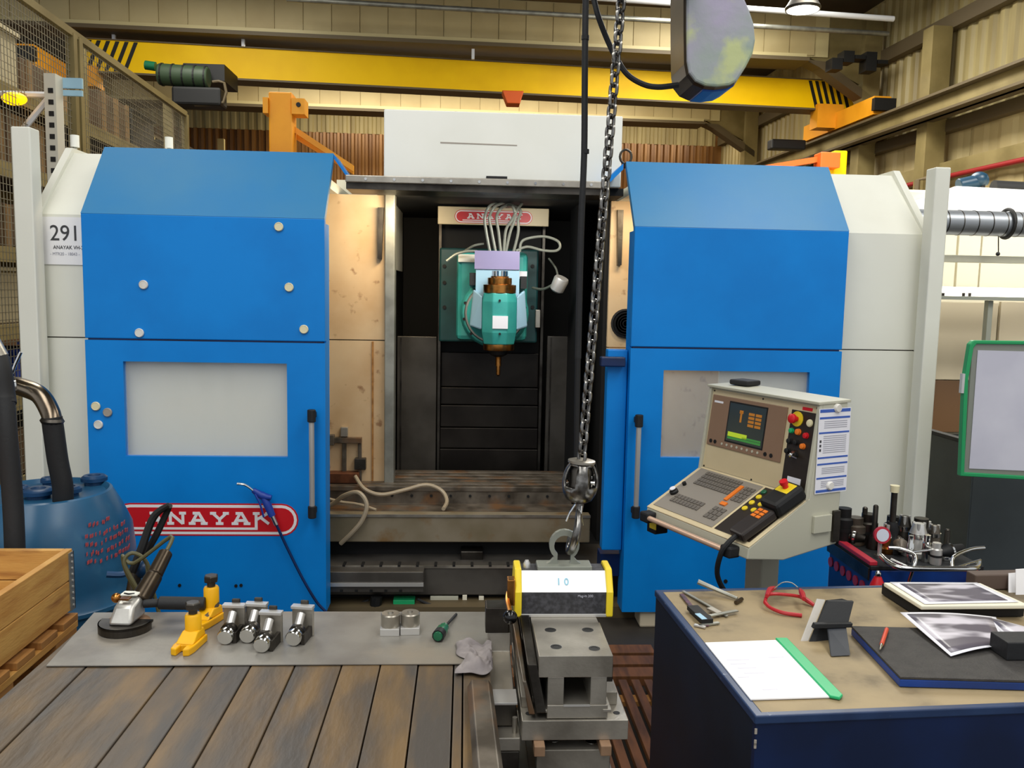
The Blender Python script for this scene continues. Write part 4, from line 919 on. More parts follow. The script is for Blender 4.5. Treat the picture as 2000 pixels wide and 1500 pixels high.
# wooden crate on pallets
ZC = .845
cc = U(141, 1071, z=ZC)   # back right top corner
CX, CY = cc.x, cc.y
cw_, cl_ = .95, .92
kr = thing('wooden_crate', 'pale wooden collar crate on a pallet at the left edge', 'crate', (CX - cw_ / 2, CY - cl_ / 2, .0))
th = .022
for k in range(2):
    z1 = ZC - k * .098; z0 = z1 - .095
    m_ = 'crate'
    G().box(CX - th, CX, CY - cl_, CY, z0, z1).out('side_board', m_, kr, .002)
    G().box(CX - cw_, CX - cw_ + th, CY - cl_, CY, z0, z1).out('side_board', m_, kr, .002)
    G().box(CX - cw_ + th, CX - th, CY - th, CY, z0, z1).out('end_board', m_, kr, .002)
    G().box(CX - cw_ + th, CX - th, CY - cl_, CY - cl_ + th, z0, z1).out('end_board', m_, kr, .002)
for i in range(9): y = CY - cl_ + .01 + i * .1; G().box(CX - cw_ + th, CX - th, y, y + .094, ZC - .21, ZC - .196).out('bottom_board', 'crate', kr)
G().box(CX, CX + .003, CY - .03, CY + .003, ZC - .195, ZC - .008).box(CX - .03, CX + .003, CY, CY + .003, ZC - .195, ZC - .008).out('corner_hinge', 'galv', kr)
g = G()
for i in range(9): g.cyl((CX + .003, CY - .012, ZC - .02 - i * .02), (CX + .006, CY - .012, ZC - .02 - i * .02), .004, n=6)
g.out('rivets', 'alu', kr, kind='stuff')
def pallet(ztop, label):
    pt = thing('wooden_pallet', label, 'pallet', (CX - cw_ / 2, CY - cl_ / 2, ztop - .144))
    for i in range(7): y = CY - cl_ + i * .137; G().box(CX - cw_ - .02, CX + .01, y, y + .1, ztop - .022, ztop).out('deck_board', 'pallet', pt, .002)
    for i in range(3):
        x = CX - cw_ + (cw_ - .1) * i / 2; G().box(x - (.02 if i == 0 else 0), x + .1 + (.01 if i == 2 else 0), CY - cl_, CY, ztop - .044, ztop - .022).out('stringer', 'crate', pt, .002)
        for y in (CY - cl_, CY - cl_ / 2 - .07, CY - .145):
            b2 = G().box(x, x + .1 + (.008 if i == 2 else 0), y, y + .14, ztop - .122, ztop - .044).out('block', 'pallet', pt, .002)
            if i == 2 and y > CY - .2:
                text('VERN', (0, 0, 0), .034, 'stamp', b2, Mx=Matrix.Translation((x + .1088, y + .022, ztop - .1)) @ Euler((pi / 2, 0, pi / 2)).to_matrix().to_4x4() @ Matrix.Diagonal((1.1, 1.3, 1, 1)), name='stamp_lettering')
        G().box(x - (.02 if i == 0 else 0), x + .1 + (.01 if i == 2 else 0), CY - cl_, CY, ztop - .144, ztop - .122).out('bottom_board', 'crate', pt, .002)
    return pt
pallet(ZC - .211, 'upper wooden pallet with a black stamp directly under the crate')
pallet(ZC - .356, 'middle wooden pallet under the stamped pallet')
pallet(ZC - .501, 'third wooden pallet down, under the middle pallet'); pallet(ZC - .646, 'lowest wooden pallet resting on the floor'); 
# ================================================================== DUCKBOARD
dk = thing('duckboard', 'ribbed brown wooden duckboard on the floor between bench and blue desk', 'duckboard', (.6, 3.0, 0))
x = .12
while x < .86: G().box(x, x + .035, 1.4 if x < .53 else 2.5, 3.45, .02, .045).out('slat', 'duck', dk, .002); x += .055
for y in (1.5, 2.1, 2.7, 3.3): G().box(.1, .565 if y < 2.5 else .89, y, y + .06, 0, .02).out('cross_bearer', 'pallet', dk)
for y in (3.48, 3.60, 3.72): G().box(.1, .89, y, y + .09, .0, .045).out('edge_board', 'duck', dk, .002)
# ================================================================== STEEL FIXTURE STACK
ZF = .85
q0 = U(1053, 1283, z=ZF); q1 = U(1197, 1279, z=ZF); q2 = U(1035, 1229, z=ZF)
FX0, FX1, FY = q0.x, q1.x, (q0.y + q1.y) / 2; FW = FX1 - FX0; FB = FY + .44
def fixture(ztop, label, full=True):
    t = thing('angle_fixture', label, 'fixture', ((FX0 + FX1) / 2, FY + .2, ztop - .215))
    xm = (FX0 + FX1) / 2; z = ztop
    tp = G().box(FX0, FX1, FY, FY + .20, z - .052, z).out('top_plate', 'steel', t, .0015)
    G().box(FX0, FX1, FY + .202, FB, z - .052, z - .008).out('rear_top_plate', 'steel', t, .0015)
    for ux_, uy_ in ((.26, .05), (.78, .04), (.24, .15), (.78, .15)):
        G().lathe([(.0135, 0), (.0135, .0012), (.0085, .0012), (.0085, .0006), (0, .0006)], (FX0 + FW * ux_, FY + uy_, z - .0004), n=20).out('bolt_hole', 'black', tp)
        G().lathe([(.0145, 0), (.0145, .0006), (.0132, .0006), (.0132, 0)], (FX0 + FW * ux_, FY + uy_, z), n=20).out('chamfer_ring', 'chrome', tp)
    wx0, wx1 = xm - .026, xm + .036; zb = z - .052
    w_ = G().box(FX0 + .022, wx0, FY + .003, FB, zb - .068, zb).out('web', 'steel', t, .0015)
    G().box(wx1, FX1 - .012, FY + .003, FB, zb - .068, zb).out('web', 'steel', t, .0015)
    G().box(wx0, wx1, FY + .25, FY + .27, zb - .068, zb).out('web_back', 'cavity', t)
    G().box(FX0 + .022, FX1 - .008, FY + .002, FB, zb - .10, zb - .068).out('base_block', 'steel', t, .0015)
    G().box(wx0, wx1, FY + .0, FY + .004, zb - .0705, zb - .067).out('lit_edge', 'alu', t)  # pale sliver stands for light caught below the opening
    # ledges and side rails on both sides
    G().box(FX1 - .012, FX1 + .012, FY + .06, FB, zb - .04, zb + .0).out('side_rail', 'steeld', t, .002)
    G().box(FX1 - .02, FX1 + .0, FY + .0, FB, zb - .085, zb - .078).out('side_ledge', 'steel', t, .001)
    G().box(FX0 - .004, FX0 + .022, FY + .0, FB, zb - .085, zb - .078).out('side_ledge', 'steel', t, .001)
    fl_ = G().box(FX0 - .036, FX1 + .04, FY - .004, FB, zb - .15, zb - .102).out('base_flange', 'steel', t, .0015)
    G().box(FX1 - .005, FX1 + .026, FY + .07, FB, zb - .102, zb - .07).out('step_block', 'steel', t, .0015)
    G().box(FX0 - .034, FX0 - .004, FY + .06, FB, zb - .102, zb - .075).out('step_block', 'steel', t, .0015)
    for x in (FX1 + .018, FX0 - .018): G().cyl((x, FY + .03, zb - .1025), (x, FY + .03, zb - .1012), .008, n=14).out('flange_hole', 'black', fl_)
    return t
fixture(ZF, 'upper steel angle fixture with four bolt holes and a square opening')
zs = ZF - .052 - .15
for (px, side) in ((1052, 'left'), (1180, 'right')):
    x = U(px, 1452, Y=FY).x
    tag(G().box(x - .0125, x + .0125, FY - .03, FB, zs - .0255, zs - .0005).out('wooden_spacer', 'wood', bevel=.002), side + ' wooden spacer between the two stacked steel fixtures', 'spacer')
fixture(zs - .026, 'lower steel angle fixture under the wooden spacers at the bottom edge')
st = thing('steel_stand', 'dark steel stand carrying the stacked fixtures at the bottom of the picture', 'stand', ((FX0 + FX1) / 2, FY + .2, 0))
zt = zs - .026 - .202
G().box(FX0 - .10, FX1 + .05, FY - .02, FB + .02, zt - .05, zt - .001).out('top_plate', 'steeld', st)
for x in (FX0 - .07, FX1 + .01):
    for y in (FY + .02, FB - .02): G().box(x - .03, x + .03, y - .03, y + .03, .0455, zt - .05).out('leg', 'steeld', st)
# left twin: side plate and second column
ls = thing('guide_rail_block', 'long dark steel guide plate leaning along the left of the upper fixture', 'steel block', (FX0 - .02, FY + .2, zs))
g = G(); g.wedge([(FX0 - .004, FY - .002, ZF - .137), (FX0 + .020, FY - .002, ZF - .137), (FX0 + .018, FY + .40, ZF - .137), (FX0 - .008, FY + .40, ZF - .137), (FX0 - .026, FY + .0, ZF - .02), (FX0 - .004, FY + .0, ZF - .02), (FX0 - .004, FY + .42, ZF + .01), (FX0 - .03, FY + .42, ZF + .01)])
g.out('plate', 'steeld', ls, .002)
g = G(); g.wedge([(FX0 - .02, FY - .004, ZF - .139), (FX0 - .006, FY - .004, ZF - .139), (FX0 - .010, FY + .40, ZF - .139), (FX0 - .034, FY + .40, ZF - .139), (FX0 - .036, FY - .002, ZF - .06), (FX0 - .028, FY - .002, ZF - .06), (FX0 - .032, FY + .41, ZF - .01), (FX0 - .05, FY + .41, ZF - .01)])
g.out('inner_strip', 'cast', ls, .002)
tw = thing('column_fixture', 'second steel fixture with dark end block standing close left of the stack', 'fixture', (FX0 - .07, FY + .25, zt))
a = U(977, 1212, z=ZF); b_ = U(1018, 1212, z=ZF); ty = min(a.y, FB + .02)
G().box(FX0 - .115, FX0 - .052, FY + .30, FY + .36, ZF - .07, ZF - .0).out('end_block', 'steeld', tw, .003)
g = G(); g.prism([(FX0 - .108, FY + .305, ZF - .07), (FX0 - .108, FY + .30, ZF - .12), (FX0 - .108, FY + .10, ZF - .15), (FX0 - .108, FY + .10, ZF - .19), (FX0 - .108, FY + .36, ZF - .19), (FX0 - .108, FY + .36, ZF - .07)], (.06, 0, 0)); g.out('sloped_web', 'steel', tw, .002)
G().box(FX0 - .104, FX0 - .045, FY + .06, FY + .12, ZF - .20, ZF - .145).out('mid_block', 'steeld', tw, .002)
G().box(FX0 - .106, FX0 - .043, FY + .054, FY + .125, ZF - .145, ZF - .139).out('mid_cap', 'alu', tw, .001)
G().box(FX0 - .10, FX0 - .038, FY + .01, FB, ZF - .235, ZF - .203).out('foot_flange', 'steel', tw, .002)
G().cyl((FX0 - .05, FY + .035, ZF - .203), (FX0 - .05, FY + .035, ZF - .165), .006, n=10).out('stud', 'steel', tw, smooth=True)
G().box(FX0 - .10, FX0 - .04, FY + .01, FB, zt, ZF - .236).out('lower_body', 'steeld', tw, .002)
sl = thing('square_tube', 'short dark square steel tube end beside the bench edge', 'steel tube', (FX0 - .12, FY + .2, zt))
x0_ = FX0 - .132; 
g = G(); g.ring([(x0_, FY + .10, ZF - .195), (x0_ + .03, FY + .10, ZF - .195), (x0_ + .03, FY + .10, ZF - .145), (x0_, FY + .10, ZF - .145)], [(x0_ + .004, FY + .10, ZF - .185), (x0_ + .026, FY + .10, ZF - .185), (x0_ + .026, FY + .10, ZF - .153), (x0_ + .004, FY + .10, ZF - .153)], (0, .18, 0)); g.out('tube_wall', 'steeld', sl, .001)
G().box(x0_, x0_ + .03, FY + .06, FY + .3, zt, ZF - .197).out('lower_block', 'steeld', sl, .002)

# ================================================================== LIFTING MAGNET, HOOK, CHAIN, HOIST
mc = U(1101, 1196, z=ZF + .004)
MG = V((mc.x, mc.y, ZF - .0078 + .0))
mg = thing('lifting_magnet', 'yellow and black lifting magnet with bright white top label standing on the steel stack', 'lifting magnet', MG)
mw = .112
def mgp(y, z): return (MG.x, MG.y + y, MG.z + z)
prof = [(0, 0), (0, .064), (.034, .112), (.095, .112), (.125, .064), (.125, 0)]
G().prism([(MG.x - mw, MG.y + y, MG.z + z) for y, z in prof], (2 * mw, 0, 0)).out('housing', 'mblack', mg, .003)
G().prism([(MG.x - mw + .002, MG.y - .0012, MG.z + .066), (MG.x - mw + .002, MG.y + .0325, MG.z + .113), (MG.x - mw + .002, MG.y + .035, MG.z + .112), (MG.x - mw + .002, MG.y + .0012, MG.z + .0645)], (2 * mw - .004, 0, 0)).out('top_label', 'mwhite', mg)
G().box(MG.x - mw, MG.x + mw, MG.y - .003, MG.y + .127, MG.z, MG.z + .008).out('pole_shoe', 'alu', mg, .001)
big = [(-.006, -.0005), (-.006, .066), (.030, .119), (.099, .119), (.131, .066), (.131, -.0005)]
for x in (MG.x - mw - .016, MG.x + mw - .002): G().prism([(x, MG.y + y, MG.z + z + .001) for y, z in big], (.018, 0, 0)).out('end_cap', 'yel', mg, .004)
nM = frame((MG.x - .02, MG.y + .009, MG.z + .082), (1, 0, 0), V((0, .0325, .047)).normalized(), V((0, -.047, .0325)).normalized())
text('1 0', (0, 0, 0), .026, pm('pale blue ink', '#8cc6dc', .5), mg, Mx=nM, name='label_print')
nM = frame((MG.x + .035, MG.y - .0013, MG.z + .053), (1, 0, 0), (0, 0, 1), (0, -1, 0)); text('Mag-m 200', (0, 0, 0), .009, 'inkl', mg, Mx=nM, name='front_print')
# lever with ball
lx = MG.x - mw - .03
G().box(lx - .006, lx + .014, MG.y - .004, MG.y + .03, MG.z + .03, MG.z + .10).out('lever_guard', 'brass', mg, .003)
G().tube([(lx + .0, MG.y + .03, MG.z + .06), (lx - .005, MG.y - .005, MG.z + .045), (lx + .0, MG.y - .045, MG.z + .03)], .0065).out('lever', 'brass', mg, smooth=True)
G().ball((lx + .0, MG.y - .052, MG.z + .020), .0185).out('ball_knob', pm('black ball', '#0c0c0d', .15), mg, smooth=True)
G().lathe([(.009, 0), (.009, .012), (.005, .02), (0, .02)], (MG.x - mw + .018, MG.y + .06, MG.z + .112), n=12).out('safety_pin', 'alu', mg, smooth=True)
# shackle bracket
sx, sy, sz = U(1101, 1100, Y=MG.y + .06).x, MG.y + .06, MG.z + .112
G().box(sx - .072, sx + .072, sy - .028, sy + .028, sz, sz + .012).out('shackle_foot', 'hosegrey', mg, .003)
out_, in_ = [], []
for k in range(17):
    t = -.28 * pi + (1.56 * pi) * k / 16
    out_.append(V((sx + .04 * cos(t), sy - .006, sz + .062 + .042 * sin(t)))); in_.append(V((sx + .027 * cos(t), sy - .006, sz + .060 + .028 * sin(t))))
out_ = [V((sx + .055, sy - .006, sz + .006)), V((sx + .036, sy - .006, sz + .018))] + out_ + [V((sx - .036, sy - .006, sz + .018)), V((sx - .055, sy - .006, sz + .006))]
in_ = [V((sx + .012, sy - .006, sz + .009)), V((sx + .018, sy - .006, sz + .017))] + in_ + [V((sx - .018, sy - .006, sz + .017)), V((sx - .012, sy - .006, sz + .009))]
G().ring(out_, in_, (0, .014, 0)).out('shackle', 'hosegrey', mg, .002)
# hook hanging edge-on through the shackle
HP = U(1134, 985, Y=sy + .0)
hkY = sy + .0
hk = thing('hook_block', 'steel swivel hook block with round slotted body on the end of the chain', 'hook', HP)
hb0 = U(1113, 1078, Y=hkY)
L_ = (HP.z - hb0.z)
c_ = V(((HP.x + hb0.x) / 2 - .004, hkY - .005, hb0.z + .042))
pts = [HP + V((0, 0, .02)), HP]
for (f_, yo) in ((.14, -.004), (.32, -.026), (.52, -.036), (.72, -.032), (.9, -.016), (1.0, .006), (.93, .026), (.78, .034), (.64, .030)):
    pts.append(V((HP.x + (hb0.x - HP.x) * f_, hkY + .002 + yo, HP.z + (hb0.z - HP.z) * f_)))
rr_ = [.008, .0085, .009, .0095, .0105, .011, .011, .0105, .0095, .008, .004]
G().tube(pts, rr_, n=12, sub=4).out('hook', 'chain', hk, smooth=True)
for (pa, pb) in (((1124, 985), (1106, 1018)), ((1136, 988), (1138, 1026))): G().tube([U(*pa, Y=hkY - .01), U((pa[0] + pb[0]) / 2 - 2, (pa[1] + pb[1]) / 2, Y=hkY - .012), U(*pb, Y=hkY - .012)], .0025, n=6, sub=2).out('latch_spring', 'chrome', hk, smooth=True)
BC = U(1133, 940, Y=hkY)
axb = (U(1141, 895, Y=hkY) - HP).normalized()
q = axb.to_track_quat('Z', 'Y').to_matrix()
g = G(); n = 32; prof = [(.020, -.056), (.034, -.048), (.043, -.032), (.0475, -.012), (.0475, .004), (.045, .020), (.040, .034), (.034, .044), (.030, .050), (.024, .052)]
R_ = [[g.b.verts.new(BC + q @ V((r * cos(2 * pi * i / n), r * sin(2 * pi * i / n), z))) for i in range(n)] for r, z in prof]
for a_ in range(len(prof) - 1):
    for i in range(n):
        ang = (360 * (i + .5) / n - 270 + 180 + 360) % 360 - 180   # 0 = toward camera (-y)
        if 3 <= a_ <= 6 and 25 < abs(ang) < 72: continue
        if 3 <= a_ <= 6 and 108 < abs(ang) < 155: continue
        g.b.faces.new((R_[a_][i], R_[a_][(i + 1) % n], R_[a_ + 1][(i + 1) % n], R_[a_ + 1][i]))
bb = g.out('swivel_body', 'chain', hk, smooth=True); md = bb.modifiers.new('s', 'SOLIDIFY'); md.thickness = .006
G().lathe([(.0, -.05), (.03, -.045), (.03, .03), (.022, .045), (0, .045)], BC, axb, 20).out('inner_core', 'steeld', hk, smooth=True)
G().lathe([(.029, .048), (.036, .05), (.036, .056), (.029, .058), (0, .058)], BC, axb, 28).out('top_ring', 'steel', hk, smooth=True)
g = G(); g.tube([BC + q @ V((.0005, -.021, -.055)), BC + q @ V((0, -.044, -.03)), BC + q @ V((0, -.0482, 0)), BC + q @ V((0, -.042, .034)), BC + q @ V((0, -.036, .054))], .0013, n=5); g.out('seam', 'black', hk)
for s in (-1, 1): G().cyl(BC + q @ V((s * .03, -.024, .004)), BC + q @ V((s * .033, -.034, .004)), .006, n=10).out('pin', 'chrome', hk, smooth=True)
# chain
C0, C1 = BC + axb * .064, U(1216, -30, Y=2.3)
C1 = U(1216, -30, Y=hkY + .05)
ch = thing('hoist_chain', 'long steel load chain hanging in front of the machine', 'chain', C0)
axc = (C1 - C0).normalized(); qc = axc.to_track_quat('Z', 'Y').to_matrix().to_4x4()
pitch = .0262; n_ = int((C1 - C0).length / pitch); pitch = (C1 - C0).length / n_
LOCAL.add(ch.name)
wr_ = .0046; hw, hl = .0108, .0138
pp = []
for k in range(16):
    t = 2 * pi * k / 16; s = sin(t); pp.append((hw * cos(t), 0, (hl - hw + .003) * (1 if s > 0 else -1) * min(1, abs(s) * 3) + hw * .95 * s * 1.0))
lk = G().tube(pp, wr_, n=8, sub=2, closed=True).out('link', 'chain', ch, smooth=True); LOCAL.discard(ch.name)
for i in range(n_ + 1):
    o = lk if i == 0 else cpart(lk, ch, (0, 0, 0))
    o.matrix_basis = Matrix.Translation(axc * (pitch * i)) @ qc @ Matrix.Rotation(radians(8 if i % 2 == 0 else 98), 4, 'Z')
# hoist body
HY = 2.25
fp = [(1340, -260), (1340, 60), (1341, 120), (1345, 143), (1358, 160), (1378, 169), (1400, 171), (1425, 168), (1440, 160), (1458, 132), (1472, 105), (1477, 78), (1474, 45), (1464, 15), (1450, -15), (1440, -60), (1438, -260)]
P = [U(x, y, Y=HY) for x, y in fp]
hs = thing('chain_hoist', 'worn green grey chain hoist body hanging at the top right of the chain', 'hoist', (P[6].x, HY, P[6].z))
cP = sum(P, V()) / len(P)
ins = [cP + (p - cP) * .985 for p in P]
g = G(); g.prism(ins, (0, .012, 0)); g.out('front_cover', 'worn', hs, .006)
g = G(); g.prism([p + V((0, .012, 0)) for p in P], (0, .17, 0)); hbod = g.out('housing', 'hoistbrown', hs, .014, smooth=False)
g = G(); bp_ = [p + V((0, .03, -.004)) for p in P[5:11]]; g.prism(bp_ + [p + V((0, 0, .02)) for p in reversed(bp_)], (0, .13, 0)); g.out('lower_shell', 'hoistblue', hs, .002)
ty = HY + .1; a = U(1240, -12, Y=hkY + .05); G().box(a.x - .09, a.x + .13, a.y - .05, a.y + .06, a.z + .012, a.z + .08).out('chain_guide', 'hoistblue', hs, .01)
G().box(P[0].x - .02, P[16].x, HY + .03, HY + .16, P[0].z - .01, P[0].z + .25).out('suspension', 'steeld', hs)
bm_ = thing('hoist_beam', 'steel beam above the frame carrying the chain hoist', 'beam', (P[0].x, HY + .1, P[0].z + .24))
G().box(-1.0, 1.9, HY + .05, HY + .14, P[0].z + .25, P[0].z + .37).out('web', 'tansteel', bm_)
ttube([U(1145, -60, Y=2.3), U(1158, -10, Y=2.3), U(1168, 30, Y=2.3), U(1185, 75, Y=2.32), U(1203, 112, Y=2.33), U(1225, 145, Y=2.33), U(1255, 164, Y=2.33), U(1285, 170, Y=2.33), U(1325, 166, Y=2.33)], .0075, 'supply_cable', 'rubber', 'black supply cable curving behind the chain into the hoist body', 'cable')
pc = thing('pendant_cable', 'thick black pendant cable hanging straight down left of the chain', 'cable', U(1130, 900, Y=2.5))
G().tube([U(1145, -60, Y=2.5), U(1143, 60, Y=2.5), U(1142, 180, Y=2.5), U(1141, 300, Y=2.5), U(1136, 420, Y=2.5), U(1132, 560, Y=2.5), U(1129, 700, Y=2.5)], .0095, n=10, sub=3).out('cable', 'rubber', pc, smooth=True)
G().tube([U(1129, 690, Y=2.5), U(1127, 800, Y=2.5), U(1126, 915, Y=2.5)], .0085, n=10, sub=3).out('lower_sleeve', 'black', pc, smooth=True)
for y in (78, 300): a = U(1143, y, Y=2.5); G().cyl(a, a + V((0, 0, .012)), .0112, n=10).out('tape_band', 'black', pc)
# ================================================================== CONTROL CONSOLE (own frame: x right, y back, z up, origin at the hinge line's left end)
W_ = .57
cn = thing('control_console', 'beige swivelling control console with screen and keyboard in front of the right door', 'control console', (0, 0, 0), local=True)
G().prism([(0, -.252, -.14), (0, -.257, -.178), (0, -.10, -.20), (0, .14, -.17), (0, .155, .322), (0, .04, .322), (0, .0, 0)], (W_, 0, 0)).out('housing', 'consg', cn, .004)
G().prism([(-.004, .018, .318), (-.004, .165, .322), (-.004, .165, .332), (-.004, .018, .328)], (W_ + .008, 0, 0)).out('lid', 'consg', cn, .002)
FF = frame((0, 0, 0), (1, 0, 0), V((0, .04, .32)).normalized(), V((0, -.32, .04)).normalized())
def fb(name, mat, u0, u1, v0, v1, d0, d1, par=cn, bv=0, Fm=FF): return G().box(u0, u1, v0, v1, d0, d1, Fm).out(name, mat, par, bv)
fp_ = fb('front_panel', 'consb', .012, W_ - .012, .004, .312, -.002, .002)
for u0, u1 in ((0, .012), (W_ - .012, W_)): fb('side_flange', 'consg', u0, u1, -.01, .322, 0, .014, bv=.002)
bz = fb('screen_bezel', 'bezel', .02, .42, .095, .292, .002, .007, bv=.002)
sc_ = fb('screen', 'screen', .128, .322, .128, .272, .007, .0085, bv=.0)
fb('screen_frame', 'black', .122, .328, .122, .278, .006, .0078)
for (u0, u1, v0, v1, m_) in ((.136, .24, .146, .163, 'scy'), (.136, .315, .136, .1445, 'scg'), (.215, .315, .146, .153, 'scg'), (.19, .2, .205, .245, 'sco'), (.185, .205, .238, .25, 'sco')) + tuple((u, u + .031, v, v + .010, 'sco') for u in (.235, .272) for v in (.195, .209, .223, .237)):
    fb('display_block', m_, u0, u1, v0, v1, .0085, .0088, sc_)
for i in range(8): G().cyl(FF @ V((.11 + i * .028, .110, .006)), FF @ V((.11 + i * .028, .110, .0085)), .005, n=10).out('soft_key', 'consg', bz)
for u in (.045, .07, .345, .375): G().cyl(FF @ V((u, .112, .006)), FF @ V((u, .112, .0095)), .0075, n=12).out('screen_knob', 'black', bz)
fb('maker_plate', 'paper', .034, .085, .262, .270, .007, .0075, bz)
sp_ = fb('switch_panel', 'panelblk', .44, .552, .012, .288, .002, .006, bv=.001)
fb('emblem_strip', 'red', .485, .53, .292, .303, .002, .0035)
def knob(u, v, r, h, mat, nm='push_button', par=sp_): return G().lathe([(r * 1.15, .006), (r * 1.15, .009), (r, .0095), (r, .006 + h), (r * .6, .0075 + h), (0, .0075 + h)], FF @ V((u, v, 0)), FF.to_3x3() @ V((0, 0, 1)), 16).out(nm, mat, par, smooth=True)
knob(.472, .258, .023, .002, 'yel', 'stop_collar'); G().lathe([(.009, .008), (.009, .022), (.0165, .026), (.0165, .036), (.01, .041), (0, .041)], FF @ V((.472, .258, 0)), FF.to_3x3() @ V((0, 0, 1)), 20).out('emergency_stop', 'red', sp_, smooth=True)
knob(.531, .252, .0115, .006, 'capc', 'indicator_lamp')
knob(.456, .215, .0085, .01, 'green'); knob(.487, .215, .010, .01, 'ora'); knob(.524, .208, .0095, .01, 'red')
for u, v in ((.455, .178), (.485, .178)): knob(u, v, .009, .012, 'black', 'selector_switch')
knob(.517, .170, .009, .01, 'ora')
for u, v in ((.452, .143), (.49, .135)): knob(u, v, .009, .012, 'black', 'selector_switch')
G().tube([FF @ V((.488, .148, .012)), FF @ V((.489, .136, .03)), FF @ V((.485, .128, .03))], .006, n=8).cyl(FF @ V((.489, .132, .03)), FF @ V((.52, .128, .03)), .003, n=6).out('key_switch', 'chrome', sp_, smooth=True)
fb('white_label', 'paper', .466, .528, .03, .058, .006, .0068, sp_)
for u in (.02, .29, .55):
    for v in (.008, .306): G().cyl(FF @ V((u, v, .001)), FF @ V((u, v, .004)), .0035, n=8).out('panel_screw', 'steeld', fp_)
# keyboard deck
KD = V((0, .252, .14)).normalized(); KN = V((0, -.14, .252)).normalized()
KF = frame((0, -.252, -.14), (1, 0, 0), KD, KN); KL = V((.252, .14)).length
dk_ = G().box(.0, W_, .0, KL, -.002, .004, KF).out('keyboard_deck', 'consb', cn, .002)
kp = G().box(.02, .365, .02, KL - .012, .004, .0065, KF).out('key_plate', 'keyp', cn, .001)
bpnl = G().box(.378, W_ - .015, .02, KL - .012, .004, .0065, KF).out('button_pad', 'panelblk', cn, .001)
g = G()
for r_ in range(4):
    for c_k in range(13): g.box(.075 + c_k * .0155, .075 + c_k * .0155 + .0125, .185 + r_ * .021, .185 + r_ * .021 + .016, .0065, .0105, KF)
for r_ in range(2):
    for c_k in range(9): g.box(.07 + c_k * .0185, .07 + c_k * .0185 + .0145, .065 + r_ * .025, .065 + r_ * .025 + .019, .0065, .0105, KF)
for r_ in range(4):
    for c_k in range(3): g.box(.308 + c_k * .018, .308 + c_k * .018 + .014, .165 + r_ * .022, .165 + r_ * .022 + .017, .0065, .0105, KF)
for r_ in range(3):
    for c_k in range(3): g.box(.285 + c_k * .022, .285 + c_k * .022 + .017, .05 + r_ * .023, .05 + r_ * .023 + .018, .0065, .0105, KF)
g.out('small_keys', 'key', kp, kind='stuff')
G().box(.283, .300, .155, .245, .0065, .0125, KF).out('orange_key', 'ora', kp, .001); G().box(.288, .318, .128, .145, .0065, .0125, KF).out('orange_key', 'ora', kp, .001)
G().lathe([(.017, .006), (.017, .016), (.013, .02), (.013, .026), (0, .026)], KF @ V((.045, .11, 0)), KN, 18).out('feed_knob', 'black', kp, smooth=True)
G().lathe([(.0125, .0262), (.011, .029), (0, .029)], KF @ V((.045, .11, 0)), KN, 18).out('knob_cap', 'paper', kp, smooth=True)
G().lathe([(.008, .006), (.008, .018), (0, .018)], KF @ V((.045, .165, 0)), KN, 12).out('small_knob', 'black', kp, smooth=True)
for i, (u, v, m_) in enumerate(((.40, .22, 'yel'), (.40, .185, 'yel'), (.40, .15, 'yel'), (.44, .225, 'yel'), (.44, .19, 'yel'), (.44, .155, 'yel'), (.475, .16, 'yel'), (.395, .25, 'greend'), (.44, .262, 'red'), (.475, .262, 'blu'), (.475, .228, 'red'), (.475, .11, 'ora'))):
    G().lathe([(.011, .006), (.011, .010), (.009, .012), (0, .012)], KF @ V((u, v, 0)), KN, 14).out('round_key', m_, bpnl, smooth=True)
# handle rail and holder under the front edge
G().tube([(.03, -.285, -.165), (.50, -.285, -.165)], .010, sub=1, n=12).out('hand_rail', pm('pinkish rail', '#d9b59a', .35, .3), cn, smooth=True)
for x in (.035, .50): G().box(x - .02, x + .03, -.298, -.25, -.185, -.145).out('rail_mount', 'rubber', cn, .008)
G().box(.0, .055, -.25, -.19, -.235, -.185).out('switch_box', 'black', cn, .004); G().box(.02, .06, -.252, -.249, -.215, -.187).out('yellow_patch', 'yel', cn)
G().box(.30, .385, -.02, .065, -1.004, -.18).out('stand_post', 'consg', cn, .006); G().box(.2, .48, -.12, .16, -1.004, -.985).out('stand_foot', 'steeld', cn, .004)
G().box(W_, W_ + .012, .02, .10, -.12, -.06).out('hatch', 'consg', cn, .002); G().box(W_, W_ + .012, .11, .14, -.16, -.05).out('side_recess', 'steeld', cn, .002)
cn.location = (.939, 3.281, 1.004); cn.rotation_euler = (0, 0, radians(-66.94))
MC = cn.matrix_basis.copy()
# handheld pendant
hp_ = thing('handwheel_pendant', 'black handheld pendant with red button lying across the console keyboard', 'remote control', (0, 0, 0), local=True)
HFm = frame((0, 0, 0), (1, 0, 0), (0, 1, 0), (0, 0, 1))
G().box(-.035, .035, -.13, .02, .0, .035).out('grip', pm('pendant brown black', '#2a2320', .45), hp_, .008)
G().box(-.045, .045, .02, .15, .0, .055).out('head', 'black', hp_, .014)
G().box(-.03, .03, .085, .135, .055, .058).out('yellow_plate', 'yel', hp_, .002)
G().lathe([(.010, .056), (.010, .07), (.014, .072), (.014, .085), (0, .087)], (0, .11, 0), n=18).out('stop_button', 'red', hp_, smooth=True)
for i in range(2):
    for k in range(3): G().box(-.022 + i * .024, -.004 + i * .024, -.04 + k * .016, -.028 + k * .016, .035, .037).out('display_digit', 'ora', hp_)
G().tube([(0, -.125, .018), (0, -.16, .015), (-.01, -.20, -.01), (-.03, -.235, -.09), (-.03, -.22, -.2), (-.02, -.14, -.34)], .009, n=8).out('cable', 'rubber', hp_, smooth=True)
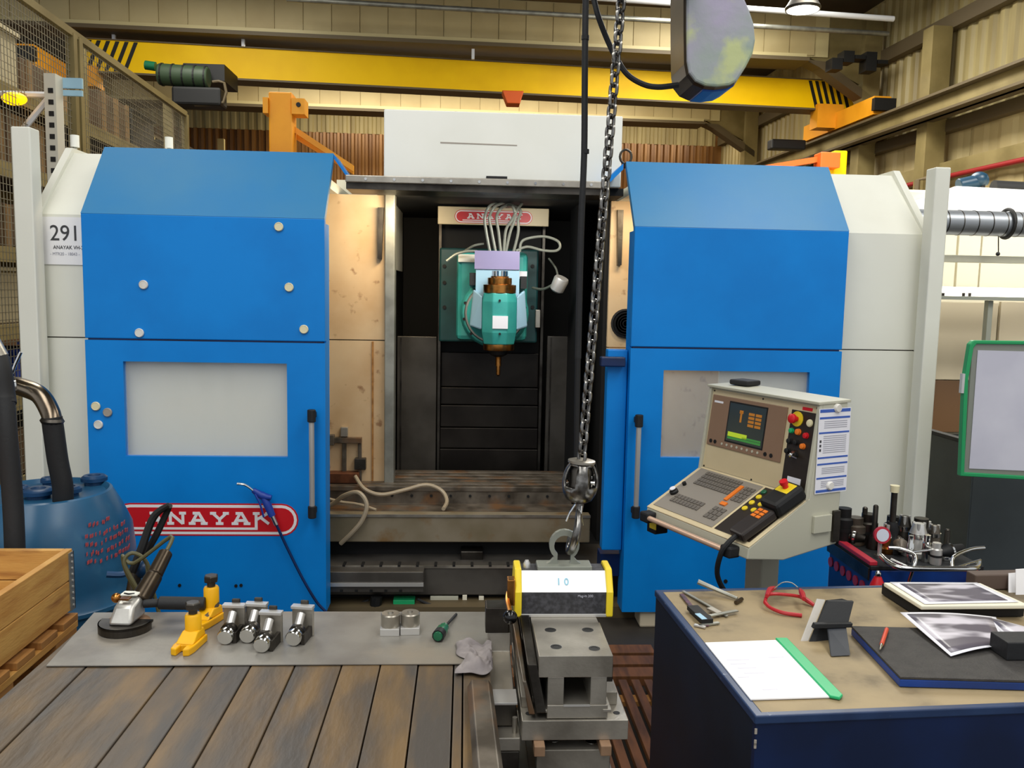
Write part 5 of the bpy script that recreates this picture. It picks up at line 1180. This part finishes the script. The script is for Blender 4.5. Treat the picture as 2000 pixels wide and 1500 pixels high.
hp_.matrix_basis = MC @ KF @ (Matrix.Translation((.525, .135, .0095)) @ Matrix.Rotation(radians(-4), 4, 'Z'))
# box on the lid
t = G().box(-.045, .045, -.04, .04, 0, .02).out('black_case', 'rubber', bevel=.006); t.matrix_basis = MC @ (Matrix.Translation((.10, .115, .333)) @ Matrix.Rotation(radians(10), 4, 'Z')); tag(t, 'flat black case lying on top of the control console', 'case')
# paper with magnets on the console side
pp_ = thing('instruction_sheet', 'white instruction sheet with blue bars held on the side of the console', 'paper', (0, 0, 0), local=True)
G().box(W_ + .003, W_ + .005, .02, .165, 0.0, .29).out('sheet', 'paper', pp_)
for z0, z1 in ((.277, .288), (.255, .262), (.205, .211), (.12, .126), (.098, .104), (.05, .056), (.004, .013)): G().box(W_ + .005, W_ + .0056, .023, .162, z0, z1).out('blue_bar', 'inkb', pp_)
g = G()
for z in [.245, .238, .231, .224, .195, .188, .181, .174, .167, .16, .153, .146, .139, .086, .08, .074, .068, .04, .034, .028, .022]: g.box(W_ + .005, W_ + .0056, .045, .15, z, z + .0028)
g.out('print_lines', 'inkl', pp_, kind='stuff')
for z in (.145, .16, .175): G().box(W_ + .005, W_ + .0056, .028, .036, z, z + .009).out('pictogram', 'ink', pp_)
pp_.matrix_basis = MC @ Matrix.Translation((0, 0, .015))
for (y, z, lb) in ((.10, .275, 'upper white round magnet on the console instruction sheet'), (.085, .01, 'lower white round magnet on the console instruction sheet')):
    t = G().lathe([(.014, 0), (.015, .003), (.015, .012), (.012, .016), (0, .016)], (0, 0, 0), (1, 0, 0), 20).out('round_magnet', 'cap', smooth=True); t.matrix_basis = MC @ Matrix.Translation((W_ + .0065, y, z + .015)); tag(t, lb, 'magnet')

# ================================================================== BLUE DESK
ZD = .80; AD = radians(3.35)
O = U(1475, 1400, z=ZD)
DM = Matrix.Translation((O.x, O.y, 0)) @ Matrix.Rotation(AD, 4, 'Z'); DX, DY = 1.45, .765
dsk = thing('steel_desk', 'dark blue steel desk with a worn tan top in the right foreground', 'desk', (O.x + .7, O.y + .4, 0))
G().box(.022, DX - .02, .018, DY - .018, ZD - .02, ZD, DM).out('desktop', 'desk', dsk)
rim = G().ring([DM @ V(p) for p in ((0, 0, ZD - .018), (DX, 0, ZD - .018), (DX, DY, ZD - .018), (0, DY, ZD - .018))], [DM @ V(p) for p in ((.022, .018, ZD - .018), (DX - .02, .018, ZD - .018), (DX - .02, DY - .018, ZD - .018), (.022, DY - .018, ZD - .018))], (0, 0, .0195)).out('edge_rim', pm('rim blue', '#253a5e', .4, c2='#1d2f50', scale=10, c3='#7c8698', s3=25, lo3=.66, hi3=.7), dsk, .003)
G().box(.004, DX - .004, .004, .02, .06, ZD - .018, DM).out('front_panel', 'navy', dsk)
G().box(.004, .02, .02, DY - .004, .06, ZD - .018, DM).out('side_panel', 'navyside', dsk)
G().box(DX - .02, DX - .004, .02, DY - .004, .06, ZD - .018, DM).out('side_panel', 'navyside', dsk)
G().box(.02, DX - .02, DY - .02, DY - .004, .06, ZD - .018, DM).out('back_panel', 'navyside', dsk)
G().box(.02, DX - .02, .02, DY - .02, 0, .06, DM).out('plinth', 'black', dsk)
for z in (.76, .735, .728, .65): G().box(.002, .007, .002, .0045, z, z + .012, DM).out('paint_chip', 'capg', dsk)
def dz(x, y, h=.0): return U(x, y, z=ZD + h)
def flat(pts, h0, th_, mat, name, parent=None, bv=0):
    P = [U(x, y, z=ZD + h0) for x, y in pts]; return G().prism([(p.x, p.y, ZD + h0) for p in P], (0, 0, th_)).out(name, mat, parent, bv)
# folder
fo = thing('folder', 'clear folder of white papers with a green spine on the desk', 'folder', dz(1510, 1310))
flat([(1377, 1257), (1515, 1252), (1628, 1363), (1466, 1368)], .002, .003, 'paperw', 'paper_stack', fo)
flat([(1514, 1250), (1537, 1250), (1646, 1362), (1640, 1368), (1620, 1364)], .002, .007, 'green', 'spine', fo, .002)
g = G()
for (x, y, l) in ((1418, 1288, 44), (1426, 1296, 30), (1440, 1304, 36), (1452, 1314, 40), (1440, 1322, 22), (1488, 1346, 30), (1500, 1283, 30)):
    P = [U(x + dx, y + dy, z=ZD + .0053) for dx, dy in ((0, 0), (l, -1), (l + 2, 1), (2, 2))]; g.prism([(p.x, p.y, ZD + .0051) for p in P], (0, 0, .0003))
g.out('faint_print', pm('faint ink', '#d6d4de', .6), fo, kind='stuff')
# surface pad
HP_ = .024
pd = thing('surface_pad', 'black rubber topped blue base plate on the right of the desk', 'plate', dz(1850, 1280))
pA = [(1757, 1340), (1662, 1238), (1990, 1212), (2140, 1318)]
Pq = [U(x, y, z=ZD + .004) for x, y in pA]
a, b_ = Pq[0], Pq[1]; d_ = (b_ - a); rgt_ = V((d_.y, -d_.x, 0)).normalized() * .60
cs = [a, a + rgt_, b_ + rgt_, b_]
G().prism([(p.x, p.y, ZD + .0018) for p in cs], (0, 0, HP_ - .006)).out('blue_base', 'trolley', pd, .002)
G().prism([(p.x, p.y, ZD + HP_ - .004) for p in cs], (0, 0, .006)).out('rubber_top', 'matgrey', pd, .001)
ZPD = HP_ + .0025
# red pen
p0, p1 = U(1732, 1229, z=ZD + ZPD + .006), U(1719, 1268, z=ZD + ZPD + .006)
pn = thing('pen', 'red pen with pale tip lying on the black pad', 'pen', p0); dd = p1 - p0
G().cyl(p0, p0 + dd * .78, .0052, n=10).out('barrel', 'penred', pn, smooth=True); G().cyl(p0 + dd * .78, p1, .0045, .002, 10).out('tip', 'chrome', pn, smooth=True)
# prints
def curled(name, corners, h, label, nx=10, ny=8, lift=lambda u, v: 0.0, mat='photo', bord=.05):
    t = thing(name, label, 'print', U(*corners[0], z=ZD + h))
    P = [U(x, y, z=ZD + h) for x, y in corners]
    def pt(u, v): q = P[0] * (1 - u) * (1 - v) + P[1] * u * (1 - v) + P[2] * u * v + P[3] * (1 - u) * v; return V((q.x, q.y, ZD + h + lift(u, v)))
    for (nm, m_, b0, dz_) in (('sheet', 'paper', 0, 0), ('printed_picture', mat, bord, .0007)):
        g = G(); gd = {}
        for i in range(nx + 1):
            for k in range(ny + 1): gd[i, k] = g.b.verts.new(pt(b0 + (1 - 2 * b0) * i / nx, b0 + (1 - 2 * b0) * k / ny) + V((0, 0, dz_)))
        for i in range(nx):
            for k in range(ny): g.b.faces.new((gd[i, k], gd[i + 1, k], gd[i + 1, k + 1], gd[i, k + 1]))
        o = g.out(nm, m_, t, smooth=True); md = o.modifiers.new('s', 'SOLIDIFY'); md.thickness = .0004; md.offset = 1
    return t
curled('printed_sheet', [(1757, 1206), (1945, 1206), (1966, 1262), (1857, 1282)], ZPD + .004, 'curled grey photo print lying on the black pad', lift=lambda u, v: .014 * (1 - u) * (1 - v) + .006 * sin(u * 3))
curled('printed_sheet', [(1925, 1206), (2040, 1236), (2100, 1262), (1960, 1240)], ZPD + .003, 'second photo print sticking out behind the dark block at the right edge', lift=lambda u, v: .003, nx=4, ny=4)
# board stack with print on top
bs = thing('paper_stack', 'white stack of boards under a photo print at the back right of the desk', 'paper', dz(1850, 1165))
cs = [U(x, y, z=ZD + .05) for x, y in ((1800, 1182), (2010, 1180), (1915, 1137), (1726, 1136))]
G().prism([(p.x, p.y, ZD + .036) for p in cs], (0, 0, .012)).out('board', 'creamm', bs, .003)
G().prism([(p.x + .01, p.y + .03, ZD + .002) for p in cs], (0, 0, .033)).out('dark_box', 'cavity', bs, .003)
curled('printed_sheet', [(1738, 1137), (1908, 1138), (1990, 1176), (1806, 1180)], .050, 'large grey photo print on top of the white board stack', mat='photo', bord=.08)
# dark block at right edge, brown pad, standing papers
e0 = U(1966, 1290, z=ZD + ZPD + .001); tag(G().box(e0.x, e0.x + .12, e0.y - .0, e0.y + .07, ZD + ZPD, ZD + ZPD + .045).out('dark_block', 'rubber', bevel=.003), 'dark rectangular block on the pad at the right edge of the picture', 'block')
e0 = U(1925, 1172, z=ZD + .03); 
t = thing('white_papers', 'loose white papers standing at the right edge behind the board stack', 'paper', U(1985, 1170, z=ZD + .04))
for q, (xa, ya, yb) in enumerate(((1970, 1120, 1160), (1984, 1112, 1172))):
    P = [U(xa, yb, Y=2.42 - q * .02), U(xa + 90, yb + 2, Y=2.42 - q * .02), U(xa + 90, ya - 6, Y=2.44 - q * .02), U(xa, ya, Y=2.44 - q * .02)]
    G().prism(P, (0, .002, 0)).out('sheet', 'paperw', t)
tag(G().box(0, .30, 0, .045, ZD + .002, ZD + .05, DM @ Matrix.Translation((.98, .70, 0))).out('brown_case', pm('brown case', '#5a4a40', .6), bevel=.004), 'brown flat case along the back right edge of the desk', 'case')
# digital caliper and friends
def beam(p, q, w_, h_, name, mat, parent, h0=.002):
    p, q = U(*p, z=ZD + h0), U(*q, z=ZD + h0); d = (q - p); n = V((-d.y, d.x, 0)).normalized() * w_ / 2
    return G().prism([(v.x, v.y, ZD + h0) for v in (p + n, q + n, q - n, p - n)], (0, 0, h_)).out(name, mat, parent, .0008)
dcp = thing('digital_caliper', 'digital caliper with black display lying on the left of the desk', 'caliper', dz(1370, 1200))
beam((1331, 1162), (1380, 1224), .013, .004, 'scale_bar', pm('caliper bar', '#7b5560', .35, .6, c2='#4a4648', scale=60), dcp)
beam((1352, 1190), (1382, 1218), .032, .012, 'display_housing', 'black', dcp, .006); beam((1362, 1199), (1376, 1210), .016, .002, 'display', 'skyb', dcp, .018)
beam((1364, 1224), (1404, 1218), .010, .005, 'jaw', 'galv', dcp); beam((1356, 1222), (1378, 1227), .010, .005, 'jaw', 'alu', dcp)
vc = thing('vernier_caliper', 'steel vernier caliper crossing a rule beside the digital caliper', 'caliper', dz(1390, 1190))
beam((1334, 1156), (1420, 1205), .009, .004, 'beam', 'galv', vc, .003); beam((1386, 1204), (1440, 1194), .012, .004, 'fixed_jaw', 'galv', vc, .0075); beam((1385, 1190), (1405, 1200), .020, .006, 'slider', 'steel', vc, .007)
rd = thing('depth_rod', 'slim metal depth rod with bent end resting on the back of the desk', 'hand tool', dz(1400, 1150))
G().tube([U(1363, 1136, z=ZD + .035), U(1400, 1152, z=ZD + .018), U(1440, 1169, z=ZD + .007)], [.008, .0065, .005], n=8, sub=2).out('rod', 'galv', rd, smooth=True); G().tube([U(1449, 1170, z=ZD + .007), U(1437, 1177, z=ZD + .007)], .006, n=8, sub=1).out('bent_end', 'hoistbrown', rd, smooth=True)
# red goggles
gg = thing('safety_glasses', 'red framed safety glasses lying open on the desk', 'glasses', dz(1540, 1185))
G().tube([U(1566, 1202, z=ZD + .006), U(1530, 1197, z=ZD + .008), U(1505, 1187, z=ZD + .012), U(1494, 1176, z=ZD + .02)], [.006, .0055, .005, .006], n=8).out('temple', 'redp', gg, smooth=True)
G().tube([U(1494, 1176, z=ZD + .02), U(1499, 1163, z=ZD + .03), U(1514, 1160, z=ZD + .034), U(1540, 1162, z=ZD + .03), U(1560, 1165, z=ZD + .024), U(1570, 1170, z=ZD + .02)], .0048, n=8).out('brow_frame', 'redp', gg, smooth=True)
G().tube([U(1570, 1168, z=ZD + .018), U(1580, 1175, z=ZD + .012), U(1590, 1182, z=ZD + .007)], [.007, .007, .005], n=8, sub=3).out('temple', 'redp', gg, smooth=True)
for pts_ in ([(1498, 1164), (1504, 1152), (1514, 1148)], [(1570, 1170), (1567, 1160), (1563, 1152)]): G().tube([U(x, y, z=ZD + .035) for x, y in pts_], [.006, .009, .005], n=8, sub=3).out('nose_pad', 'redp', gg, smooth=True)
G().tube([U(1512, 1150, z=ZD + .045), U(1528, 1138, z=ZD + .055), U(1545, 1138, z=ZD + .055), U(1558, 1147, z=ZD + .045)], .0016, n=6).out('lens_edge', 'galv', gg, smooth=True)
# tablet on stand
ts = thing('tablet_stand', 'black folding stand with clear cover standing on the desk beside the folder', 'stand', dz(1635, 1260))
def quad3(pts, vec, name, mat, bv=.001): return G().prism(pts, vec).out(name, mat, ts, bv)
b0 = U(1575, 1258, z=ZD + .002); b1 = U(1592, 1254, z=ZD + .002); YT = b0.y + .02
def py(x, y, Y): return U(x, y, Y=Y)
quad3([py(1563, 1256, YT), py(1576, 1258, YT), py(1612, 1172, YT + .06), py(1596, 1170, YT + .06)], (.0, .004, 0), 'clear_cover', 'filmclear')
quad3([py(1578, 1256, YT - .002), py(1592, 1256, YT - .002), py(1625, 1176, YT + .055), py(1612, 1172, YT + .055)], (.05, .012, 0), 'front_edge', 'rubber')
quad3([py(1596, 1222, YT), py(1656, 1222, YT), py(1668, 1175, YT + .04), py(1618, 1174, YT + .04)], (0, .010, 0), 'upper_back', 'rubber')
quad3([py(1588, 1228, YT - .012), py(1664, 1226, YT - .012), py(1666, 1218, YT - .012), py(1592, 1219, YT - .012)], (0, .014, 0), 'hinge_bar', 'rubber')
LB = U(1640, 1282, z=ZD + .003)
quad3([U(1624, 1282, z=ZD + .003), U(1661, 1280, z=ZD + .003), py(1653, 1224, YT - .006), py(1617, 1226, YT - .006)], (0, .008, 0), 'leg_flap', pm('slate plastic', '#2f3238', .5))

# ================================================================== TOOL TROLLEY
ZTR = .70
T0 = U(1703, 1103, z=ZTR); T1 = U(1912, 1100, z=ZTR); TD = .60
tx0, tx1, tyf = T0.x, T1.x, T0.y; TD = U(1632, 1048, z=ZTR).y - tyf
tr = thing('tool_trolley', 'blue tool trolley with red edged top behind the desk', 'trolley', ((tx0 + tx1) / 2, tyf + TD / 2, 0))
G().box(tx0, tx1, tyf, tyf + TD, .12, ZTR - .02).out('cabinet', 'trolley', tr, .006)
G().box(tx0 - .006, tx1 + .006, tyf - .004, tyf + TD + .006, ZTR - .02, ZTR - .004).out('top_tray', 'rubber', tr, .003)
G().box(tx0 - .008, tx0 + .022, tyf, tyf + TD, ZTR - .004, ZTR + .012).out('red_edge', 'toolred', tr, .003)
G().box(tx0 - .012, tx0 - .006, tyf, tyf + TD, ZTR - .06, ZTR - .012).out('side_rail', 'steeld', tr, .002)
for i in range(6): y = tyf + .06 + i * TD / 6.5; G().lathe([(.02, 0), (.02, .004), (0, .004)], (tx0 - .001, y, ZTR - .10), (-1, 0, 0), 12).out('red_socket', 'redp', tr)
for x in (tx0 + .06, tx1 - .06):
    for y in (tyf + .06, tyf + TD - .06): G().lathe([(.05, -.02), (.055, 0), (.05, .02)], (x, y, .055), (1, 0, 0), 18).box(x - .02, x + .02, y - .02, y + .02, .05, .12).out('castor', 'rubber', tr, smooth=True)
# chrome basket at the front
br = thing('wire_basket', 'bent chrome rail basket fixed to the front of the trolley', 'basket', ((tx0 + tx1) / 2, tyf - .06, ZTR))
def tb(pts, r=.007, nm='rail'): G().tube([U(x, y, Y=Y_) for x, y, Y_ in pts], r, n=10, sub=3).out(nm, 'chrome', br, smooth=True)
tb([(1722, 1086, tyf), (1735, 1098, tyf - .04), (1758, 1109, tyf - .08), (1800, 1111, tyf - .09), (1870, 1111, tyf - .09), (1905, 1110, tyf - .08), (1913, 1100, tyf - .02)], .0105, 'front_rail')
tb([(1735, 1070, tyf), (1760, 1072, tyf - .01), (1788, 1085, tyf - .05), (1784, 1108, tyf - .08), (1775, 1135, tyf - .06)])
tb([(1780, 1078, tyf), (1820, 1074, tyf + .02)], .005); tb([(1860, 1108, tyf - .08), (1862, 1088, tyf - .05), (1895, 1073, tyf), (1922, 1070, tyf + .02)])
tb([(1870, 1108, tyf - .07), (1915, 1094, tyf - .0)], .005); tb([(1740, 1092, tyf - .03), (1775, 1108, tyf - .08)], .005)
for px, lb in ((1713, 'red capped bottle with chrome neck in front of the left of the trolley'), (1925, 'red capped bottle with chrome neck at the right end of the trolley')):
    a = U(px, 1150, Y=tyf - .05); t = thing('red_bottle', lb, 'bottle', a)
    G().lathe([(.03, -.06), (.03, .0), (.024, .02), (.013, .045), (0, .045)], a, n=16).out('body', 'red', t, smooth=True); G().lathe([(.008, .045), (.011, .05), (.011, .06), (.005, .068), (0, .068)], a, n=12).out('neck', 'chrome', t, smooth=True)
# tooling on the trolley, each piece its own thing
def holder(px, py_, Y_, label, kind, mt='steeld', rz=0, sc=1.0):
    a = U(px, py_, Y=Y_); zb_ = ZTR + .0; p = V((a.x, Y_, ZTR - .003)); h = max(.03, a.z - ZTR + .003)
    t = thing('tool_holder', label, 'tool holder', p, group='tooling on the trolley')
    if kind == 'rod':
        G().lathe([(.026, 0), (.026, h * .12), (.018, h * .3), (.0, h * .3)], p, n=16).out('base', mt, t, smooth=True); G().lathe([(.01, h * .3), (.01, h * .97), (.006, h), (0, h)], p, n=12).out('shank', 'steeld', t, smooth=True)
    elif kind == 'tall':
        G().lathe([(.034, 0), (.034, h * .08), (.02, h * .2), (.026, h * .34), (.018, h * .46), (.0, h * .46)], p, n=18).out('cone', 'black', t, smooth=True); G().lathe([(.0115, h * .46), (.0115, h * .92), (0, h * .92)], p, n=12).out('shank', 'steeld', t, smooth=True); G().lathe([(.016, h * .9), (.018, h), (0, h)], p, n=12).out('yellow_tip', 'capc', t, smooth=True)
    elif kind == 'drumlike':
        G().lathe([(.04 * sc, 0), (.042 * sc, h * .1), (.042 * sc, h * .7), (.03 * sc, h * .75), (.03 * sc, h), (0, h)], p, n=20).out('body', mt, t, smooth=True); G().lathe([(.044 * sc, h * .35), (.044 * sc, h * .45)], p, n=20).out('groove_ring', 'black', t, smooth=True)
    elif kind == 'chuck':
        G().lathe([(.06 * sc, 0), (.062 * sc, .006), (.062 * sc, .02), (.035 * sc, .026), (.03 * sc, h * .75), (.02 * sc, h), (0, h)], p, n=24).out('flange', mt, t, smooth=True); G().lathe([(.036 * sc, h * .55), (.036 * sc, h * .7)], p, n=20).out('nut', 'chrome', t, smooth=True)
        for q in range(3): G().cyl(p + V((.022 * sc * cos(q * 2.1), .022 * sc * sin(q * 2.1), h * .7)), p + V((.022 * sc * cos(q * 2.1), .022 * sc * sin(q * 2.1), h * 1.02)), .006, n=8).out('jaw', 'alu', t, smooth=True)
    elif kind == 'lying':
        g = G().lathe([(.012, 0), (.024, .03), (.03, .035), (.03, .05), (.02, .055), (.015, .11), (0, .11)], p + V((0, 0, .03)), (cos(rz), sin(rz), .1), 18); g.out('shank', mt, t, smooth=True)
        G().lathe([(.031, .038), (.031, .046)], p + V((0, 0, .03)), (cos(rz), sin(rz), .1), 18).out('grip_ring', 'chrome', t, smooth=True)
    return t
yb, ym = tyf + TD * .8, tyf + TD * .45
holder(1748, 948, ym, 'tallest tool holder with pale yellow tip at the middle of the trolley', 'tall')
holder(1711, 986, ym + .05, 'thick dark rod standing left of the tallest tool holder', 'rod', 'steeld')
holder(1690, 990, yb, 'short dark rod standing behind the grey cylinders on the trolley', 'rod', 'black')
holder(1650, 992, yb, 'black round tool holder at the far left back of the trolley', 'drumlike', 'black', sc=.9)
holder(1672, 1010, ym + .12, 'grey cylinder tool holder left of the dial gauge', 'drumlike', 'cast', sc=1.0)
holder(1697, 1003, ym + .12, 'taller grey cylinder tool holder beside the dark rods', 'drumlike', 'steeld', sc=.9)
holder(1745, 1008, ym + .12, 'black tool holder behind the tallest one', 'drumlike', 'black', sc=.8)
holder(1768, 1008, ym + .06, 'dark shiny tool holder just right of the tallest one', 'chuck', 'steeld', sc=.8)
holder(1795, 1022, tyf + .13, 'large bright chuck with broad flange at the front of the trolley', 'chuck', 'alu', sc=1.0)
holder(1800, 1012, yb - .1, 'dark tool holder behind the large bright chuck', 'drumlike', 'steeld', sc=.9)
holder(1826, 1026, tyf + .2, 'reddish steel chuck right of the large bright chuck', 'chuck', 'cast', sc=.7)
holder(1812, 1045, tyf + .05, 'small bright tool holder right in front of the large chuck', 'drumlike', 'chrome', sc=.4)
holder(1851, 1033, tyf + .08, 'slim chrome rod standing at the right of the trolley', 'rod', 'chrome')
holder(1838, 1055, tyf + .06, 'dark tool holder lying beside the slim chrome rod', 'lying', 'black', .3)
holder(1735, 1025, tyf + .16, 'brass coloured tool holder behind the red dial gauge', 'chuck', 'brass', sc=.5)
holder(1690, 1050, tyf + .24, 'steel tool holder lying at the left front of the trolley', 'lying', 'steeld', 2.6)
holder(1668, 1050, tyf + .36, 'black tool holder lying near the red trolley edge', 'lying', 'black', 2.9)
holder(1780, 1046, tyf + .03, 'tiny chrome collet left of the large bright chuck', 'drumlike', 'chrome', sc=.32)
holder(1830, 1060, tyf + .02, 'low bright ring holder at the front right of the chuck cluster', 'drumlike', 'alu', sc=.5)
holder(1757, 1022, ym + .2, 'narrow brass collet behind the tallest holder', 'chuck', 'brass', sc=.4)
holder(1775, 1030, tyf + .22, 'bright cone holder directly behind the large chuck', 'chuck', 'chrome', sc=.5)
holder(1812, 1018, tyf + .26, 'pale steel cylinder between the two chucks', 'drumlike', 'alu', sc=.45)
holder(1762, 1050, tyf + .10, 'black tool holder lying between dial gauge and large chuck', 'lying', 'cast', 1.2)
a = U(1720, 1044, Y=tyf + .10); dg = thing('dial_gauge', 'red dial gauge with white face standing at the front of the trolley', 'gauge', (a.x, a.y, ZTR - .003))
G().lathe([(.030, 0), (.032, .004), (.032, .016), (0, .016)], a, (0, -1, .1), 26).out('case', 'toolred', dg, smooth=True); G().lathe([(.024, .016), (.024, .0175), (0, .0175)], a, (0, -1, .1), 26).out('face', 'dial', dg, smooth=True)
G().cyl(V((a.x, a.y, ZTR - .003)), a - V((0, 0, .03)), .008, n=10).out('stem', 'alu', dg, smooth=True); G().lathe([(.02, 0), (.02, .01), (0, .01)], (a.x, a.y, ZTR - .003), n=16).out('foot', 'chrome', dg, smooth=True)

# ================================================================== RIGHT BACKGROUND
YR = 6.2
def cr_(x0, y0, x1, y1, Y, d, name, mat, parent, bv=.004): e = rect(x0, y0, x1, y1, Y); return G().box(e[0], e[1], Y, Y + d, e[2], e[3]).out(name, mat, parent, bv)
cmx = thing('cream_machine', 'large cream enclosed machine behind the right end of the blue machine', 'machine', U(1950, 800, Y=YR + 1))
x0 = U(1790, 500, Y=YR).x; zt = U(1900, 372, Y=YR).z
G().box(x0 - .1, x0 + 2.15, YR + .03, YR + 2.2, 0, zt).out('enclosure', 'creamm', cmx, .02)
g = G(); a = U(1788, 398, Y=YR); b_ = U(1866, 372, Y=YR); g.prism([(x0 - .1, YR + .02, a.z - .05), (x0 - .1, YR + .02, a.z), (b_.x, YR + .02, b_.z + .03), (x0 + 2.15, YR + .02, b_.z - .02), (x0 + 2.15, YR + .02, a.z - .05)], (0, -.04, 0)); g.out('top_edge', 'mwhite', cmx, .004)
for (xa, xb) in ((1795, 1868), (1872, 1915), (1918, 2060)):
    cr_(xa, 405, xb, 570, YR, .03, 'panel', 'creamm', cmx)
for (xa, xb) in ((1795, 1945), (1950, 2060)): cr_(xa, 590, xb, 742, YR - .02, .03, 'lower_panel', 'creamd', cmx)
cr_(1780, 744, 2060, 845, YR - .02, .04, 'window_strip', 'brownp', cmx)  # brown panel stands in for a reflecting window strip
cr_(1780, 850, 2060, 1100, YR, .04, 'base_panel', 'partg', cmx)
du = thing('ventilation_duct', 'silver spiral duct running horizontally past the right machine post', 'duct', U(1920, 437, Y=5.6))
a, b_ = U(1770, 432, Y=5.6), U(2200, 445, Y=5.6); rdu = .082; dd = (b_ - a).normalized()
dm_ = pm('duct metal', '#8b9096', .42, .6)
G().cyl(a, b_, rdu, n=28).out('tube', dm_, du, smooth=True)
L_ = (b_ - a).length
for i in range(int(L_ / .10)): p = a + dd * (.05 + i * .10); G().cyl(p, p + dd * .006, rdu + .002, n=28).out('seam_ring', 'steeld', du, smooth=True)
p = U(1966, 437, Y=5.6); G().tube([p + V((0, -(rdu + .01) * cos(t), (rdu + .012) * sin(t))) for t in [i * pi / 6 for i in range(12)]], .012, closed=True, sub=2).out('clamp_band', 'black', du, smooth=True)
G().cyl(U(1950, 460, Y=5.6), U(1950, 495, Y=5.6), .004, n=6).out('drop_wire', 'steeld', du); G().ball(U(1949, 496, Y=5.6), .014).out('wire_weight', 'black', du, smooth=True)
tag(cr_(1830, 500, 2080, 514, 5.7, .06, 'cable_tray', 'consg', None), 'pale grey cable tray running under the silver duct', 'cable tray')
lt = thing('strip_light', 'white strip light fitting with grey underside at the right edge', 'light fitting', U(1950, 575, Y=5.75))
cr_(1828, 562, 2080, 580, 5.72, .08, 'body', pm('lit strip', '#ffffff', .4, emit='#fff6e0', es=1.5), lt); cr_(1828, 580, 2080, 587, 5.70, .12, 'underside', 'hosegrey', lt, .001)
for x in (1840, 1880, 1892): cr_(x, 572, x + 5, 582, 5.71, .01, 'clip', 'steeld', lt, .001)
tag(cr_(1927, 587, 1937, 690, 5.74, .05, 'steel_post', 'hosegrey', None), 'slim grey steel post below the strip light', 'post')
tag(G().cyl(U(1940, 366, Y=6.6), U(2100, 374, Y=6.6), .055, n=16).out('dark_pipe', 'rubber', smooth=True), 'thick dark pipe lying on top of the cream machine', 'pipe')
bm2 = thing('blue_motor', 'small blue motor pump on top of the cream machine', 'motor', U(1898, 372, Y=6.5))
a, b_ = U(1872, 362, Y=6.5), U(1925, 350, Y=6.5); pb_ = pm('motor blue', '#123a52', .4)
G().cyl(a, b_, .05, n=16).out('body', pb_, bm2, .006, smooth=True); G().ball(a.lerp(b_, .75) + V((0, 0, .01)), .065, (1, 1, .9)).out('fan_cowl', pb_, bm2, smooth=True)
for t_ in (.35, .85): p = a.lerp(b_, t_); G().box(p.x - .015, p.x + .015, p.y - .03, p.y + .03, zt, p.z).out('foot', 'black', bm2)
# grey partition
pa, pb = U(1805, 838, z=.93), U(1885, 862, z=.93); dpt = (pb - pa).normalized()
prt = thing('partition', 'low dark grey partition between the right machine post and the desk', 'partition', (pb.x, pb.y, 0))
nn = V((-dpt.y, dpt.x, 0)) * -.03
if nn.y < 0: nn = -nn
pp0 = pa - dpt * .05
mids = [pp0, U(1903, 866, z=.93)]; d2 = V((1, -.25, 0)).normalized(); mids.append(mids[1] + d2 * 2.2)
for i in range(2):
    p, q = mids[i].copy(), mids[i + 1].copy(); p.z = q.z = 0; p += (q - p).normalized() * .006
    G().prism([p, q, q + nn, p + nn], (0, 0, .915)).out('panel', 'partg', prt, .003)
    p.z = q.z = .915; G().prism([p - nn * .2, q - nn * .2, q + nn * 1.2, p + nn * 1.2], (0, 0, .02)).out('cap_rail', 'rubber', prt, .002)
# green framed board
wbd = thing('whiteboard', 'white board with rounded green frame at the right edge', 'whiteboard', U(1940, 800, Y=3.7))
YB = 3.7
def q4(pts, dy=0): return [U(x, y, Y=YB + dy) for x, y in pts]
ou = q4([(1876, 930), (1884, 740), (1895, 672), (1902, 665), (2150, 668), (2140, 945)]); inn = q4([(1884, 923), (1892, 740), (1902, 680), (1908, 672), (2142, 675), (2132, 938)])
G().ring(ou, inn, (0, .03, 0)).out('green_frame', pm('frame green', '#1f9a5c', .45), wbd, .004)
G().prism(q4([(1882, 926), (1900, 670), (2145, 672), (2135, 941)], .012), (0, .012, 0)).out('backing', 'hosegrey', wbd)
G().prism(q4([(1893, 915), (1910, 684), (2140, 690), (2130, 925)], .008), (0, .003, 0)).out('sheet', pm('board white', '#d3d2dd', .4, c2='#c6c5d2', scale=3), wbd)
e = rect(1879, 730, 1884, 768, YB); G().box(e[0], e[1], YB, YB + .02, e[2], e[3]).out('clip', 'alu', wbd)
a = U(2050, 940, Y=YB + .04); G().box(a.x - .02, a.x + .02, YB + .03, YB + .07, 0, a.z + .4).out('stand_post', 'hosegrey', wbd)
